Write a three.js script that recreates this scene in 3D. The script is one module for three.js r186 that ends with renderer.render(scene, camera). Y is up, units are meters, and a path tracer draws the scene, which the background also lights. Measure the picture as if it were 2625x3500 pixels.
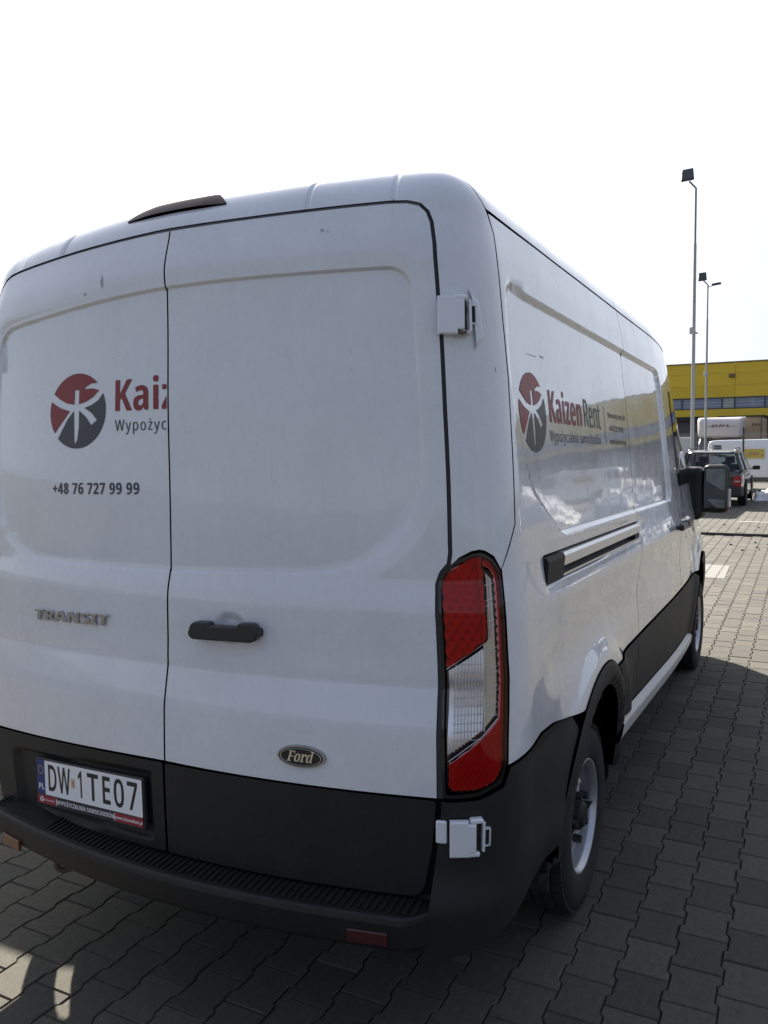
import * as THREE from 'three';
import { mergeGeometries, mergeVertices } from 'three/addons/utils/BufferGeometryUtils.js';
import { RoundedBoxGeometry } from 'three/addons/geometries/RoundedBoxGeometry.js';
import { FontLoader } from 'three/addons/loaders/FontLoader.js';
import { createNoise2D, createNoise3D } from 'simplex-noise';

/* ---------- camera, sky, sun, exposure ---------- */
const scene = new THREE.Scene();
const camera = new THREE.PerspectiveCamera(63.55, 768 / 1024, 0.05, 900);
camera.rotation.order = 'YXZ';
camera.position.set(1.687, 1.758, 1.934);
camera.rotation.set(-0.0837, 0.4738, -0.0162);
scene.add(camera);

const SUN_AZ = 38 * Math.PI / 180, SUN_EL = 28.6 * Math.PI / 180;
const sunDir = new THREE.Vector3(-Math.sin(SUN_AZ) * Math.cos(SUN_EL), Math.sin(SUN_EL), -Math.cos(SUN_AZ) * Math.cos(SUN_EL));
{
  const w = 1024, h = 512, data = new Float32Array(w * h * 4), d = new THREE.Vector3();
  for (let j = 0; j < h; j++) for (let i = 0; i < w; i++) {
    const az = ((i + .5) / w - .5) * 2 * Math.PI, el = ((j + .5) / h - .5) * Math.PI;
    d.set(Math.cos(el) * Math.cos(az), Math.sin(el), Math.cos(el) * Math.sin(az));
    const g = Math.acos(Math.min(1, Math.max(-1, d.dot(sunDir))));
    const t = Math.pow(Math.max(0, d.y), .5);
    const glow = 1.1 * Math.exp(-g / .22) + .385 * Math.exp(-g / .80);
    const k = (j * w + i) * 4;
    data[k] = .148 + (.034 - .148) * t + glow;
    data[k + 1] = .170 + (.056 - .170) * t + glow * .985;
    data[k + 2] = .200 + (.118 - .200) * t + glow * .95;
    data[k + 3] = 1;
  }
  const sky = new THREE.DataTexture(data, w, h, THREE.RGBAFormat, THREE.FloatType);
  sky.mapping = THREE.EquirectangularReflectionMapping; sky.magFilter = THREE.LinearFilter; sky.minFilter = THREE.LinearFilter;
  sky.needsUpdate = true;
  scene.background = sky; scene.environment = sky;
}
const sun = new THREE.DirectionalLight(new THREE.Color(1, .94, .84), 5.0);
sun.position.copy(sunDir).multiplyScalar(60).add(new THREE.Vector3(0, 0, -8));
sun.target.position.set(0, 0, -8); scene.add(sun, sun.target);
sun.castShadow = true; sun.shadow.mapSize.set(2048, 2048);
Object.assign(sun.shadow.camera, { left: -30, right: 30, top: 30, bottom: -30, near: 1, far: 140 });
const renderer = new THREE.WebGLRenderer({ antialias: true });
renderer.shadowMap.enabled = true;
renderer.toneMapping = THREE.LinearToneMapping;
renderer.toneMappingExposure = 3.0;

/* ---------- helpers ---------- */
let seed = 7;
const rnd = () => { seed = (seed * 1664525 + 1013904223) >>> 0; return seed / 4294967296; };
const noise2 = createNoise2D(rnd), noise3 = createNoise3D(rnd);
const clamp = (x, a = 0, b = 1) => Math.min(b, Math.max(a, x));
const sstep = (a, b, x) => { const t = clamp((x - a) / (b - a)); return t * t * (3 - 2 * t); };
const V3 = (x, y, z) => new THREE.Vector3(x, y, z);
const taken = {};
function numbered(n) { const k = taken[n] = (taken[n] ?? -1) + 1; return k ? n + '_' + String(k).padStart(3, '0') : n; }
function thing(name, label, category, pos = [0, 0, 0], turn = 0, group) {
  const o = new THREE.Group(); o.name = numbered(name); o.position.set(...pos); o.rotation.y = turn;
  o.userData = { label, category }; if (group) o.userData.group = group; scene.add(o); return o;
}
function part(name, geo, mat, parent, label) {
  const g = Array.isArray(geo) ? merge(geo) : geo;
  const m = new THREE.Mesh(g, mat); m.name = name; m.castShadow = m.receiveShadow = true;
  if (label) m.userData.label = label; parent.add(m); return m;
}
function structure(o, name) { o.name = name; o.userData.kind = 'structure'; o.receiveShadow = true; o.castShadow = true; scene.add(o); return o; }
function merge(list) {
  const l = list.map(g => { const h = g.index ? g.toNonIndexed() : g; for (const k of Object.keys(h.attributes)) if (!['position', 'normal', 'uv'].includes(k)) h.deleteAttribute(k); if (!h.attributes.uv) h.setAttribute('uv', new THREE.BufferAttribute(new Float32Array(h.attributes.position.count * 2), 2)); return h; });
  return mergeGeometries(l, false);
}
const box = (w, h, d, x = 0, y = 0, z = 0) => new THREE.BoxGeometry(w, h, d).translate(x, y, z);
const rbox = (w, h, d, r, x = 0, y = 0, z = 0, s = 2) => new RoundedBoxGeometry(w, h, d, s, r).translate(x, y, z);
const cyl = (r0, r1, h, n = 16, x = 0, y = 0, z = 0) => new THREE.CylinderGeometry(r0, r1, h, n).translate(x, y, z);
function bar(a, b, r, n = 8) {
  const d = new THREE.Vector3().subVectors(b, a), g = new THREE.CylinderGeometry(r, r, d.length(), n);
  g.applyQuaternion(new THREE.Quaternion().setFromUnitVectors(V3(0, 1, 0), d.clone().normalize())); g.translate((a.x + b.x) / 2, (a.y + b.y) / 2, (a.z + b.z) / 2); return g;
}
function dataTex(n, fn, srgb) {
  const d = new Uint8Array(n * n * 4);
  for (let j = 0; j < n; j++) for (let i = 0; i < n; i++) { const c = fn(i / n, j / n, i, j), k = (j * n + i) * 4; d[k] = clamp(c[0]) * 255; d[k + 1] = clamp(c[1]) * 255; d[k + 2] = clamp(c[2]) * 255; d[k + 3] = 255; }
  const t = new THREE.DataTexture(d, n, n); t.wrapS = t.wrapT = THREE.RepeatWrapping; t.magFilter = THREE.LinearFilter; t.minFilter = THREE.LinearMipmapLinearFilter; t.generateMipmaps = true;
  if (srgb) t.colorSpace = THREE.SRGBColorSpace; t.needsUpdate = true; return t;
}
// tiling value noise (sum of octaves)
function tnoise(x, y, f) { const a = x * 2 * Math.PI, b = y * 2 * Math.PI, R = f / (2 * Math.PI); return (noise3(Math.cos(a) * R + 9, Math.sin(a) * R, Math.cos(b) * R * 1.01) + noise3(Math.sin(b) * R, Math.cos(a) * R + 31, Math.sin(a) * R + 4)) * .5; }
const lin = (r, g, b) => new THREE.Color().setRGB(r, g, b);
const std = (c, rough = .6, metal = 0, more = {}) => new THREE.MeshStandardMaterial({ color: c, roughness: rough, metalness: metal, ...more });
const phys = (c, rough = .4, more = {}) => new THREE.MeshPhysicalMaterial({ color: c, roughness: rough, ...more });

/* ---------- materials ---------- */
// dirt specks and short scuffs on the paint (2 m tile)
const speck = new Float32Array(1024 * 1024).fill(0);
for (let k = 0; k < 2400; k++) { const x = rnd() * 1024 | 0, y = rnd() * 1024 | 0, s = .05 + .28 * rnd() * rnd() * rnd(), L = rnd() < .03 ? 2 + rnd() * 7 : 1, vert = rnd() < .6; for (let q = 0; q < L; q++) speck[((y + (vert ? q : 0)) & 1023) * 1024 + ((x + (vert ? 0 : q)) & 1023)] = s; }
const paintMap = dataTex(1024, (u, v, i, j) => { const n = tnoise(u, v, 9) * .016 + tnoise(u, v, 60) * .014 + Math.max(0, tnoise(u * 1, v * .04, 90)) * tnoise(u, v, 5) * -.03 + (rnd() - .5) * .025; const s = speck[j * 1024 + i]; const b = .975 + n - s; return [b, b - s * .04, b - s * .1]; }, true);
const paintRough = dataTex(512, (u, v) => { const n = .5 + .35 * tnoise(u, v, 7) + .25 * tnoise(u, v, 40); return [n, n, n]; });
paintMap.repeat.set(.5, .5); paintRough.repeat.set(.7, .7);
const M = {};
M.paint = phys(lin(.78, .80, .83), .42, { map: paintMap, roughnessMap: paintRough, clearcoat: 1, clearcoatRoughness: .035 });
M.paint2 = phys(lin(.78, .80, .83), .35, { clearcoat: 1, clearcoatRoughness: .05 });
M.dirtyPaint = phys(lin(.60, .60, .58), .5, { map: paintMap, clearcoat: .4, clearcoatRoughness: .2 });
const plasGrain = dataTex(512, (u, v) => { const n = .5 + .3 * tnoise(u, v, 120) + (rnd() - .5) * .35; return [n, n, n]; });
const plasMap = dataTex(512, (u, v) => { const n = .86 + .1 * tnoise(u, v, 6) + .08 * tnoise(u, v, 30) + (rnd() - .5) * .06; return [n, n * .99, n * .97]; }, true);
plasGrain.repeat.set(4, 4); plasMap.repeat.set(1.3, 1.3);
M.plastic = std(lin(.0115, .0115, .012), .62, 0, { map: plasMap, bumpMap: plasGrain, bumpScale: .0006 });
M.plasticSmooth = std(lin(.022, .022, .023), .38);
M.gloss = phys(lin(.012, .012, .013), .12, { clearcoat: .5 });
M.liner = std(lin(.012, .012, .012), .9);
M.rubber = std(lin(.022, .022, .022), .85, 0, { map: plasMap });
M.steel = std(lin(.52, .53, .55), .38, .75);
M.alu = std(lin(.72, .72, .72), .32, .85);
M.chrome = std(lin(.72, .72, .73), .16, 1);
M.badge = std(lin(.42, .42, .43), .26, .95);
const ribTex = dataTex(128, (u, v) => { const n = .5 + .5 * Math.sin(v * Math.PI * 2 * 8) * .6 + .4 * Math.sin(u * Math.PI * 2 * 8) * .5; return [n, n, n]; }); ribTex.repeat.set(16, 16);
M.red = phys(lin(.33, .011, .005), .28, { bumpMap: ribTex, bumpScale: .0004, specularIntensity: .5, clearcoat: .45, clearcoatRoughness: .03 });
M.redBright = phys(lin(.75, .05, .02), .25, { clearcoat: 1, clearcoatRoughness: .03 });
M.redDark = phys(lin(.06, .009, .010), .3, { clearcoat: .6, clearcoatRoughness: .05 });
M.amber = phys(lin(.14, .045, .012), .4, { clearcoat: .4 });
M.redPane = phys(lin(.66, .028, .018), .04, { transmission: 1, thickness: 0, ior: 1.45 });
M.facet = std(lin(.80, .80, .80), .35, .35);
M.clear = phys(lin(.97, .97, .98), .02, { transmission: 1, thickness: 0, ior: 1.45 });
M.darkGlass = phys(lin(.012, .014, .016), .05, { clearcoat: 1 });
M.mirror = std(lin(.24, .27, .27), .02, 1);
M.vinylRed = phys(lin(.24, .014, .018), .5, { clearcoat: .15, clearcoatRoughness: .1 });
M.vinylGrey = phys(lin(.045, .05, .058), .5, { clearcoat: .15, clearcoatRoughness: .1 });
M.rust = std(lin(.12, .085, .06), .8);
M.smudge = std(lin(.42, .42, .41), .7);
M.seam = std(lin(.016, .016, .018), .8);

/* ---------- the van's body surface: S(u, v), u runs from the middle of the rear round the right side, v is height ---------- */
function pchip(T) {
  const n = T.length, h = [], d = [], m = [];
  for (let i = 0; i < n - 1; i++) { h[i] = T[i + 1][0] - T[i][0]; d[i] = (T[i + 1][1] - T[i][1]) / h[i]; }
  m[0] = d[0]; m[n - 1] = d[n - 2];
  for (let i = 1; i < n - 1; i++) m[i] = d[i - 1] * d[i] <= 0 ? 0 : 2 * d[i - 1] * d[i] / (d[i - 1] + d[i]);
  return x => {
    x = clamp(x, T[0][0], T[n - 1][0]); let i = 0; while (i < n - 2 && x > T[i + 1][0]) i++;
    const t = (x - T[i][0]) / h[i], s = 1 - t;
    return (1 + 2 * t) * s * s * T[i][1] + t * s * s * h[i] * m[i] + t * t * (3 - 2 * t) * T[i + 1][1] + t * t * (t - 1) * h[i] * m[i + 1];
  };
}
const ZC = pchip([[.2, .11], [.3, .11], [.75, .122], [.9, .12], [1.0, .105], [1.05, .097], [1.23, .094], [1.33, .083], [1.8, .082], [2.15, .082], [2.2, .078], [2.32, .048], [2.45, .02]]);
const WY = pchip([[.2, .96], [.35, .975], [.5, .995], [.75, 1.018], [.95, 1.02], [1.2, 1.01], [1.35, .995], [1.6, .978], [2.0, .94], [2.2, .915], [2.3, .895], [2.45, .87]]);
const ZF = pchip([[.2, -5.35], [.45, -5.55], [.8, -5.56], [.98, -5.46], [1.08, -5.3], [1.18, -5.05], [1.3, -4.85], [2.2, -4.05], [2.31, -3.9], [2.42, -3.7]]);
const XE = .84, CL = .27, ZS = -.25, BOW = .12, Y0 = 2.31, RR = .155, TH0 = .16;
const V1 = Y0 + RR * (Math.PI / 2 - TH0);
const uZ = z => XE + CL + ZS - z;
const zEnd = y => ZF(y) + .28;
const uEnd = y => uZ(zEnd(y));
function wAt(y, z) { const k = Math.max(0, (-2.75 - z) / 1.4); return WY(y) - (.03 + .085 * sstep(1.2, 2.3, y)) * Math.min(3.2, k * k); }
function plan(u, y) { // -> [x, z, nx, nz] for u >= 0
  const zc = ZC(y), w = WY(y), xe = w - .165;
  if (u <= XE) { const x = u * xe / XE, s = 2 * BOW * x / .7225, L = Math.hypot(1, s); return [x, zc - BOW * x * x / .7225, s / L, 1 / L]; }
  const z0 = zc - BOW * xe * xe / .7225, sl = -2 * BOW * xe / .7225;
  if (u <= XE + CL) {
    const t = (u - XE) / CL, k = .115, s = 1 - t, P = [[xe, z0], [xe + k, z0 + sl * k], [w, ZS + .13], [w, ZS]];
    const b = [s * s * s, 3 * t * s * s, 3 * t * t * s, t * t * t], db = [-3 * s * s, 3 * s * s - 6 * t * s, 6 * t * s - 3 * t * t, 3 * t * t];
    let x = 0, z = 0, dx = 0, dz = 0; for (let i = 0; i < 4; i++) { x += b[i] * P[i][0]; z += b[i] * P[i][1]; dx += db[i] * P[i][0]; dz += db[i] * P[i][1]; }
    const L = Math.hypot(dx, dz); return [x, z, -dz / L, dx / L];
  }
  const z = ZS - (u - XE - CL); return [wAt(y, z), z, 1, 0];
}
function S(u, v) { const p = S0(u, v); if (u < 0) p[0] *= 1.085; if (u < 0) p[1] -= (.035 * sstep(1.7, 2.3, v) + .048 * sstep(1.25, .75, v)) * Math.min(1.15, Math.pow(-u / .85, 1.4)); return p; } // the left corner hangs a little lower
function S0(u, v) {
  const sg = u < 0 ? -1 : 1; u = Math.abs(u);
  if (v <= Y0) { const p = plan(u, v); return [sg * p[0], v, p[1]]; }
  const p = plan(u, Y0); let th = TH0 + (v - Y0) / RR, inset, y;
  if (th <= Math.PI / 2) { inset = RR * (Math.cos(TH0) - Math.cos(th)); y = Y0 + RR * (Math.sin(th) - Math.sin(TH0)); }
  else { const e = (th - Math.PI / 2) * RR; inset = RR * Math.cos(TH0) + e; y = Y0 + RR * (1 - Math.sin(TH0)) + e * .06; }
  return [sg * (p[0] - p[2] * inset), y, p[1] - p[3] * inset];
}
// pressed-in shapes
function sdPoly(P, x, y) {
  let d = 1e9, s = 1;
  for (let i = 0, j = P.length - 1; i < P.length; j = i, i++) {
    const ex = P[j][0] - P[i][0], ey = P[j][1] - P[i][1], wx = x - P[i][0], wy = y - P[i][1], t = clamp((wx * ex + wy * ey) / (ex * ex + ey * ey));
    d = Math.min(d, (wx - ex * t) ** 2 + (wy - ey * t) ** 2);
    const c1 = y >= P[i][1], c2 = y < P[j][1], c3 = ex * wy > ey * wx; if ((c1 && c2 && c3) || (!c1 && !c2 && !c3)) s = -s;
  }
  return s * Math.sqrt(d);
}
function roundPoly(P, n = 6) { // P: [x, y, r]
  const out = [], N = P.length;
  for (let i = 0; i < N; i++) {
    const a = P[(i + N - 1) % N], b = P[i], c = P[(i + 1) % N], r = b[2] || 0;
    if (!r) { out.push([b[0], b[1]]); continue; }
    const la = Math.hypot(a[0] - b[0], a[1] - b[1]), lc = Math.hypot(c[0] - b[0], c[1] - b[1]), q = Math.min(r, la * .49, lc * .49);
    const p0 = [b[0] + (a[0] - b[0]) * q / la, b[1] + (a[1] - b[1]) * q / la], p2 = [b[0] + (c[0] - b[0]) * q / lc, b[1] + (c[1] - b[1]) * q / lc];
    for (let k = 0; k <= n; k++) { const t = k / n, s = 1 - t; out.push([s * s * p0[0] + 2 * t * s * b[0] + t * t * p2[0], s * s * p0[1] + 2 * t * s * b[1] + t * t * p2[1]]); }
  }
  return out;
}
const rearPanel = roundPoly([[-.85, 2.118, .09], [.0, 2.15, .3], [.828, 2.146, .07], [.80, 1.34, .34], [0, 1.315, .2], [-.85, 1.31, .34]]);
const sidePanel = roundPoly([[1.16, 2.122, .06], [3.80, 2.122, .12], [3.90, 1.41, .05], [1.52, 1.41, .05], [1.24, 1.56, .1], [1.13, 1.86, .1]]);
const slidePocket = roundPoly([[1.285, 1.352, .008], [2.83, 1.352, .008], [2.83, 1.270, .008], [1.285, 1.262, .008]]);
const AR = { u: 1.92, y: .295, r: .60, front: .80 }, AF = { u: uZ(-4.69), y: .385, r: .55 };
function disp(u, v) {
  let d = 0; const a = Math.abs(u);
  if (a < 1.0 && v < 2.33) {
    const s = sdPoly(rearPanel, u, v), top = v > 2.05;
    // wide fold that falls into the panel, crisp at its inner edge
    const lo = 1 - sstep(1.75, 2.08, v); d -= (.0085 - .0062 * lo) * (1 - sstep(-.003, .007, s)) + (.007 - .001 * lo) * (1 - sstep(-.002 - .02 * lo, .055, s));
    const r = Math.hypot((u - .222) / 1.15, v - 1.163); if (u > 0) d -= .014 * (1 - sstep(.022, .052, r));
    // fold under the number plate
    d += .0015 * sstep(1.03, 1.06, v) * (1 - sstep(1.06, 1.12, v));
  }
  if (a > 1.08) {
    const s = sdPoly(sidePanel, a, v);
    const soft = .018 + .032 * (1 - sstep(1.17, 1.34, a));
    d -= .015 * (1 - sstep(-.003, soft, s));
    if (u > 0) { const sp = sdPoly(slidePocket, a, v); d -= .030 * (1 - sstep(-.005, .001, sp)); d -= .003 * (1 - sstep(0, .04, sp)); }
    // shoulder below the rail, flare over the wheels
    d += .010 * Math.exp(-(((v - 1.22) / .05) ** 2)) * sstep(1.08, 1.5, a);
    d -= .012 * Math.exp(-(((v - 1.02) / .09) ** 2)) * sstep(1.1, 1.4, a) * (1 - sstep(5, 5.4, a));
    for (const A of [AR, AF]) { const r = Math.hypot(a - A.u, v - A.y); d += (.020 * (1 - sstep(.61, .70, r)) + .010 * (1 - sstep(.62, .80, r))) * sstep(.3, .6, r); }
  }
  // slight unevenness of pressed sheet metal
  d += .0007 * noise3(u * 1.7, v * 2.1, 3) + .0001 * noise3(u * 6, v * 7, 8);
  if (v > 2.33) for (const g of [.52, .80]) d -= .006 * (1 - sstep(.0, .012, Math.abs(a - g))) * (a < 1.0 ? 1 : 0);
  return d;
}
function nrm(u, v, f = S) {
  const e = 1e-3, a = f(u + e, v), b = f(u - e, v), c = f(u, v + e), d = f(u, v - e);
  const t = V3(a[0] - b[0], a[1] - b[1], a[2] - b[2]), s = V3(c[0] - d[0], c[1] - d[1], c[2] - d[2]); return t.cross(s).normalize();
}
function Sd(u, v) { const p = S(u, v), n = nrm(u, v), d = disp(u, v); return [p[0] + n.x * d, p[1] + n.y * d, p[2] + n.z * d]; }

/* panel(): a polygon in (u, v) laid on a surface, cut from a grid, with its edge turned in */
function densify(P, s) { const o = []; for (let i = 0; i < P.length; i++) { const a = P[i], b = P[(i + 1) % P.length], n = Math.max(1, Math.ceil(Math.hypot(b[0] - a[0], b[1] - a[1]) / s)); for (let k = 0; k < n; k++) o.push([a[0] + (b[0] - a[0]) * k / n, a[1] + (b[1] - a[1]) * k / n]); } return o; }
const area = P => { let s = 0; for (let i = 0; i < P.length; i++) { const a = P[i], b = P[(i + 1) % P.length]; s += a[0] * b[1] - b[0] * a[1]; } return s / 2; };
function inside(P, x, y) { let c = false; for (let i = 0, j = P.length - 1; i < P.length; j = i++) if ((P[i][1] > y) !== (P[j][1] > y) && x < (P[j][0] - P[i][0]) * (y - P[i][1]) / (P[j][1] - P[i][1]) + P[i][0]) c = !c; return c; }
function clipHalf(P, ax, lim, keepLess) {
  const o = [], N = P.length, f = p => keepLess ? lim - p[ax] : p[ax] - lim;
  for (let i = 0; i < N; i++) { const a = P[i], b = P[(i + 1) % N], fa = f(a), fb = f(b); if (fa >= 0) o.push(a); if ((fa > 0 && fb < 0) || (fa < 0 && fb > 0)) { const t = fa / (fa - fb); o.push([a[0] + (b[0] - a[0]) * t, a[1] + (b[1] - a[1]) * t]); } }
  return o;
}
function lines(a, b, step, dense = []) {
  const L = new Set(); const n = Math.ceil((b - a) / step); for (let i = 0; i <= n; i++) L.add(+(a + (b - a) * i / n).toFixed(5));
  for (const [c, w, s] of dense) for (let x = c - w; x <= c + w; x += s) if (x > a && x < b) L.add(+x.toFixed(5));
  return [...L].sort((p, q) => p - q).filter((x, i, A) => !i || x - A[i - 1] > 1e-4);
}
function panel(P, o = {}) {
  const { du = .03, dv = .03, off = 0, flange = .02, f = Sd, denseU = [], denseV = [], both = false } = o;
  let Q = densify(P, o.edge || .02); if (area(Q) < 0) Q = Q.reverse();
  let a = 1e9, b = -1e9, c = 1e9, d = -1e9; for (const p of Q) { a = Math.min(a, p[0]); b = Math.max(b, p[0]); c = Math.min(c, p[1]); d = Math.max(d, p[1]); }
  const U = lines(a, b, du, denseU), Vv = lines(c, d, dv, denseV), pos = [], nor = [], uvs = [], cache = new Map();
  const at = (u, v) => { const k = Math.round(u * 1e5) + '_' + Math.round(v * 1e5); let r = cache.get(k); if (!r) { const p = f(u, v), n = nrm(u, v, f); r = [p[0] + n.x * off, p[1] + n.y * off, p[2] + n.z * off, n.x, n.y, n.z]; cache.set(k, r); } return r; };
  const put = (u, v) => { const r = at(u, v); pos.push(r[0], r[1], r[2]); nor.push(r[3], r[4], r[5]); uvs.push(u, v); };
  // which cells the outline crosses
  const nu = U.length - 1, nv = Vv.length - 1, mark = new Uint8Array(nu * nv);
  const find = (A, x) => { let l = 0, h = A.length - 1; while (h - l > 1) { const m = (l + h) >> 1; if (A[m] <= x) l = m; else h = m; } return l; };
  for (let i = 0; i < Q.length; i++) {
    const p = Q[i], q = Q[(i + 1) % Q.length], i0 = Math.max(0, find(U, Math.min(p[0], q[0]) - 1e-6)), i1 = find(U, Math.max(p[0], q[0]) + 1e-6), j0 = find(Vv, Math.min(p[1], q[1]) - 1e-6), j1 = find(Vv, Math.max(p[1], q[1]) + 1e-6);
    for (let x = i0; x <= i1; x++) for (let y = j0; y <= j1; y++) mark[y * nu + x] = 1;
  }
  for (let j = 0; j < nv; j++) for (let i = 0; i < nu; i++) {
    const u0 = U[i], u1 = U[i + 1], v0 = Vv[j], v1 = Vv[j + 1];
    if (!mark[j * nu + i]) { if (inside(Q, (u0 + u1) / 2, (v0 + v1) / 2)) { put(u0, v0); put(u1, v0); put(u1, v1); put(u0, v0); put(u1, v1); put(u0, v1); } continue; }
    let R = clipHalf(clipHalf(clipHalf(clipHalf(Q, 0, u0, false), 0, u1, true), 1, v0, false), 1, v1, true);
    R = R.filter((p, k) => { const q = R[(k + 1) % R.length]; return Math.hypot(p[0] - q[0], p[1] - q[1]) > 1e-6; });
    if (R.length < 3 || Math.abs(area(R)) < 1e-10) continue;
    for (const t of THREE.ShapeUtils.triangulateShape(R.map(p => new THREE.Vector2(p[0], p[1])), [])) {
      let [x, y, z] = t; if ((R[y][0] - R[x][0]) * (R[z][1] - R[x][1]) - (R[z][0] - R[x][0]) * (R[y][1] - R[x][1]) < 0) [y, z] = [z, y];
      put(...R[x]); put(...R[y]); put(...R[z]);
    }
  }
  if (flange) for (let i = 0; i < Q.length; i++) {
    const p = at(...Q[i]), q = at(...Q[(i + 1) % Q.length]);
    const A = V3(p[0], p[1], p[2]), B = V3(q[0], q[1], q[2]), A2 = V3(p[0] - p[3] * flange, p[1] - p[4] * flange, p[2] - p[5] * flange), B2 = V3(q[0] - q[3] * flange, q[1] - q[4] * flange, q[2] - q[5] * flange);
    const n = B.clone().sub(A).cross(A2.clone().sub(A)).normalize().negate();
    for (const w of [A, A2, B, B, A2, B2]) { pos.push(w.x, w.y, w.z); nor.push(-n.x, -n.y, -n.z); uvs.push(...Q[i]); }
  }
  const g = new THREE.BufferGeometry();
  g.setAttribute('position', new THREE.Float32BufferAttribute(pos, 3)); g.setAttribute('normal', new THREE.Float32BufferAttribute(nor, 3)); g.setAttribute('uv', new THREE.Float32BufferAttribute(uvs, 2));
  return g;
}
const mir = P => P.map(p => [-p[0], p[1]]).reverse();
function offPath(P, d) { return P.map((p, i) => { const a = P[Math.max(0, i - 1)], b = P[Math.min(P.length - 1, i + 1)], dx = b[0] - a[0], dy = b[1] - a[1], L = Math.hypot(dx, dy); return [p[0] + dy / L * -d, p[1] + dx / L * d]; }); }
function frameM(u, v, off = 0) { // local axes: x along u, y up the surface, z out of it
  const n = nrm(u, v), p = S(u, v), d = disp(u, v) + off, t = V3(0, 1, 0).cross(n).normalize(), b = n.clone().cross(t);
  return new THREE.Matrix4().makeBasis(t, b, n).setPosition(p[0] + n.x * d, p[1] + n.y * d, p[2] + n.z * d);
}
const onBody = (g, u, v, off = 0) => g.applyMatrix4(frameM(u, v, off));

/* ---------- fonts: flat vinyl lettering on the body ---------- */
const FL = new FontLoader();
const [fBold, fReg, fSerif] = await Promise.all(['sans_bold', 'sans_regular', 'serif_bold'].map(n => FL.loadAsync('fonts/droid/droid_' + n + '.typeface.json')));
function textShapes(font, s, size, sx = 1, spacing = 0) { // returns shapes list with x offset applied, and width
  const out = []; let x = 0; const k = size / font.data.resolution;
  for (const ch of s) { const g = font.data.glyphs[ch] || font.data.glyphs['?']; if (ch !== ' ') for (const sh of font.generateShapes(ch, size)) out.push([sh, x]); x += (g.ha * k * sx) + spacing; }
  return { out, w: x - spacing, sx };
}
function vinyl(T, u0, v0, o = {}) { // map to the surface
  const pos = [], nor = [], { clip = null, off = .0014, slope = 0, f = Sd } = o;
  for (const [sh, x0] of T.out) {
    const pts = sh.extractPoints(6); if (!THREE.ShapeUtils.isClockWise(pts.shape)) pts.shape.reverse(); for (const h of pts.holes) if (THREE.ShapeUtils.isClockWise(h)) h.reverse();
    for (const L of [pts.shape, ...pts.holes]) if (L[0].distanceTo(L[L.length - 1]) < 1e-9) L.pop();
    const flat = [pts.shape, ...pts.holes].flat();
    for (const t of THREE.ShapeUtils.triangulateShape(pts.shape, pts.holes)) {
      let tri = t.map(i => [u0 + x0 + flat[i].x * T.sx, v0 + flat[i].y + slope * (x0 + flat[i].x * T.sx)]);
      if (clip !== null) tri = clipHalf(tri, 0, clip, true);
      for (let i = 1; i + 1 < tri.length; i++) {
        let a = tri[0], b = tri[i], c = tri[i + 1]; if (area([a, b, c]) < 0) [b, c] = [c, b];
        for (const q of [a, b, c]) { const p = f(...q), n = nrm(q[0], q[1], f); pos.push(p[0] + n.x * off, p[1] + n.y * off, p[2] + n.z * off); nor.push(n.x, n.y, n.z); }
      }
    }
  }
  const g = new THREE.BufferGeometry(); g.setAttribute('position', new THREE.Float32BufferAttribute(pos, 3)); g.setAttribute('normal', new THREE.Float32BufferAttribute(nor, 3)); return g;
}
function fitText(font, s, cap, width, spacing = 0) { const size = cap; const w = textShapes(font, s, size, 1, 0).w; return textShapes(font, s, size, (width - spacing * (s.length - 1)) / w, spacing); }

/* ================= THE GROUND ================= */
const KERB_Z = -14.1;
const groundY = z => z > KERB_Z ? 0 : .025 - .009 * Math.max(0, -16 - z);
const grit = dataTex(512, (u, v) => { const n = .80 + .06 * tnoise(u, v, 14) + .07 * tnoise(u, v, 70) + (rnd() - .5) * .22; return [n, n * .995, n * .985]; }, true);
const gritB = dataTex(512, (u, v) => { const n = .5 + .2 * tnoise(u, v, 60) + (rnd() - .5) * .7; return [n, n, n]; });
grit.repeat.set(2.2, 2.2); gritB.repeat.set(2.2, 2.2);
const PAVC = [[.160, .145, .112], [.134, .120, .089], [.117, .106, .082], [.149, .134, .099], [.107, .098, .078]];
const paverMats = PAVC.map(c => std(lin(...c), .88, 0, { map: grit, bumpMap: gritB, bumpScale: .0012 }));
const PH = [[-.0815, -.0982], [.0815, -.0982], [.0815, -.0565], [.0690, -.0425], [.0690, .0425], [.0815, .0565], [.0815, .0982], [-.0815, .0982], [-.0815, .0565], [-.0690, .0425], [-.0690, -.0425], [-.0815, -.0565]];
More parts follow.
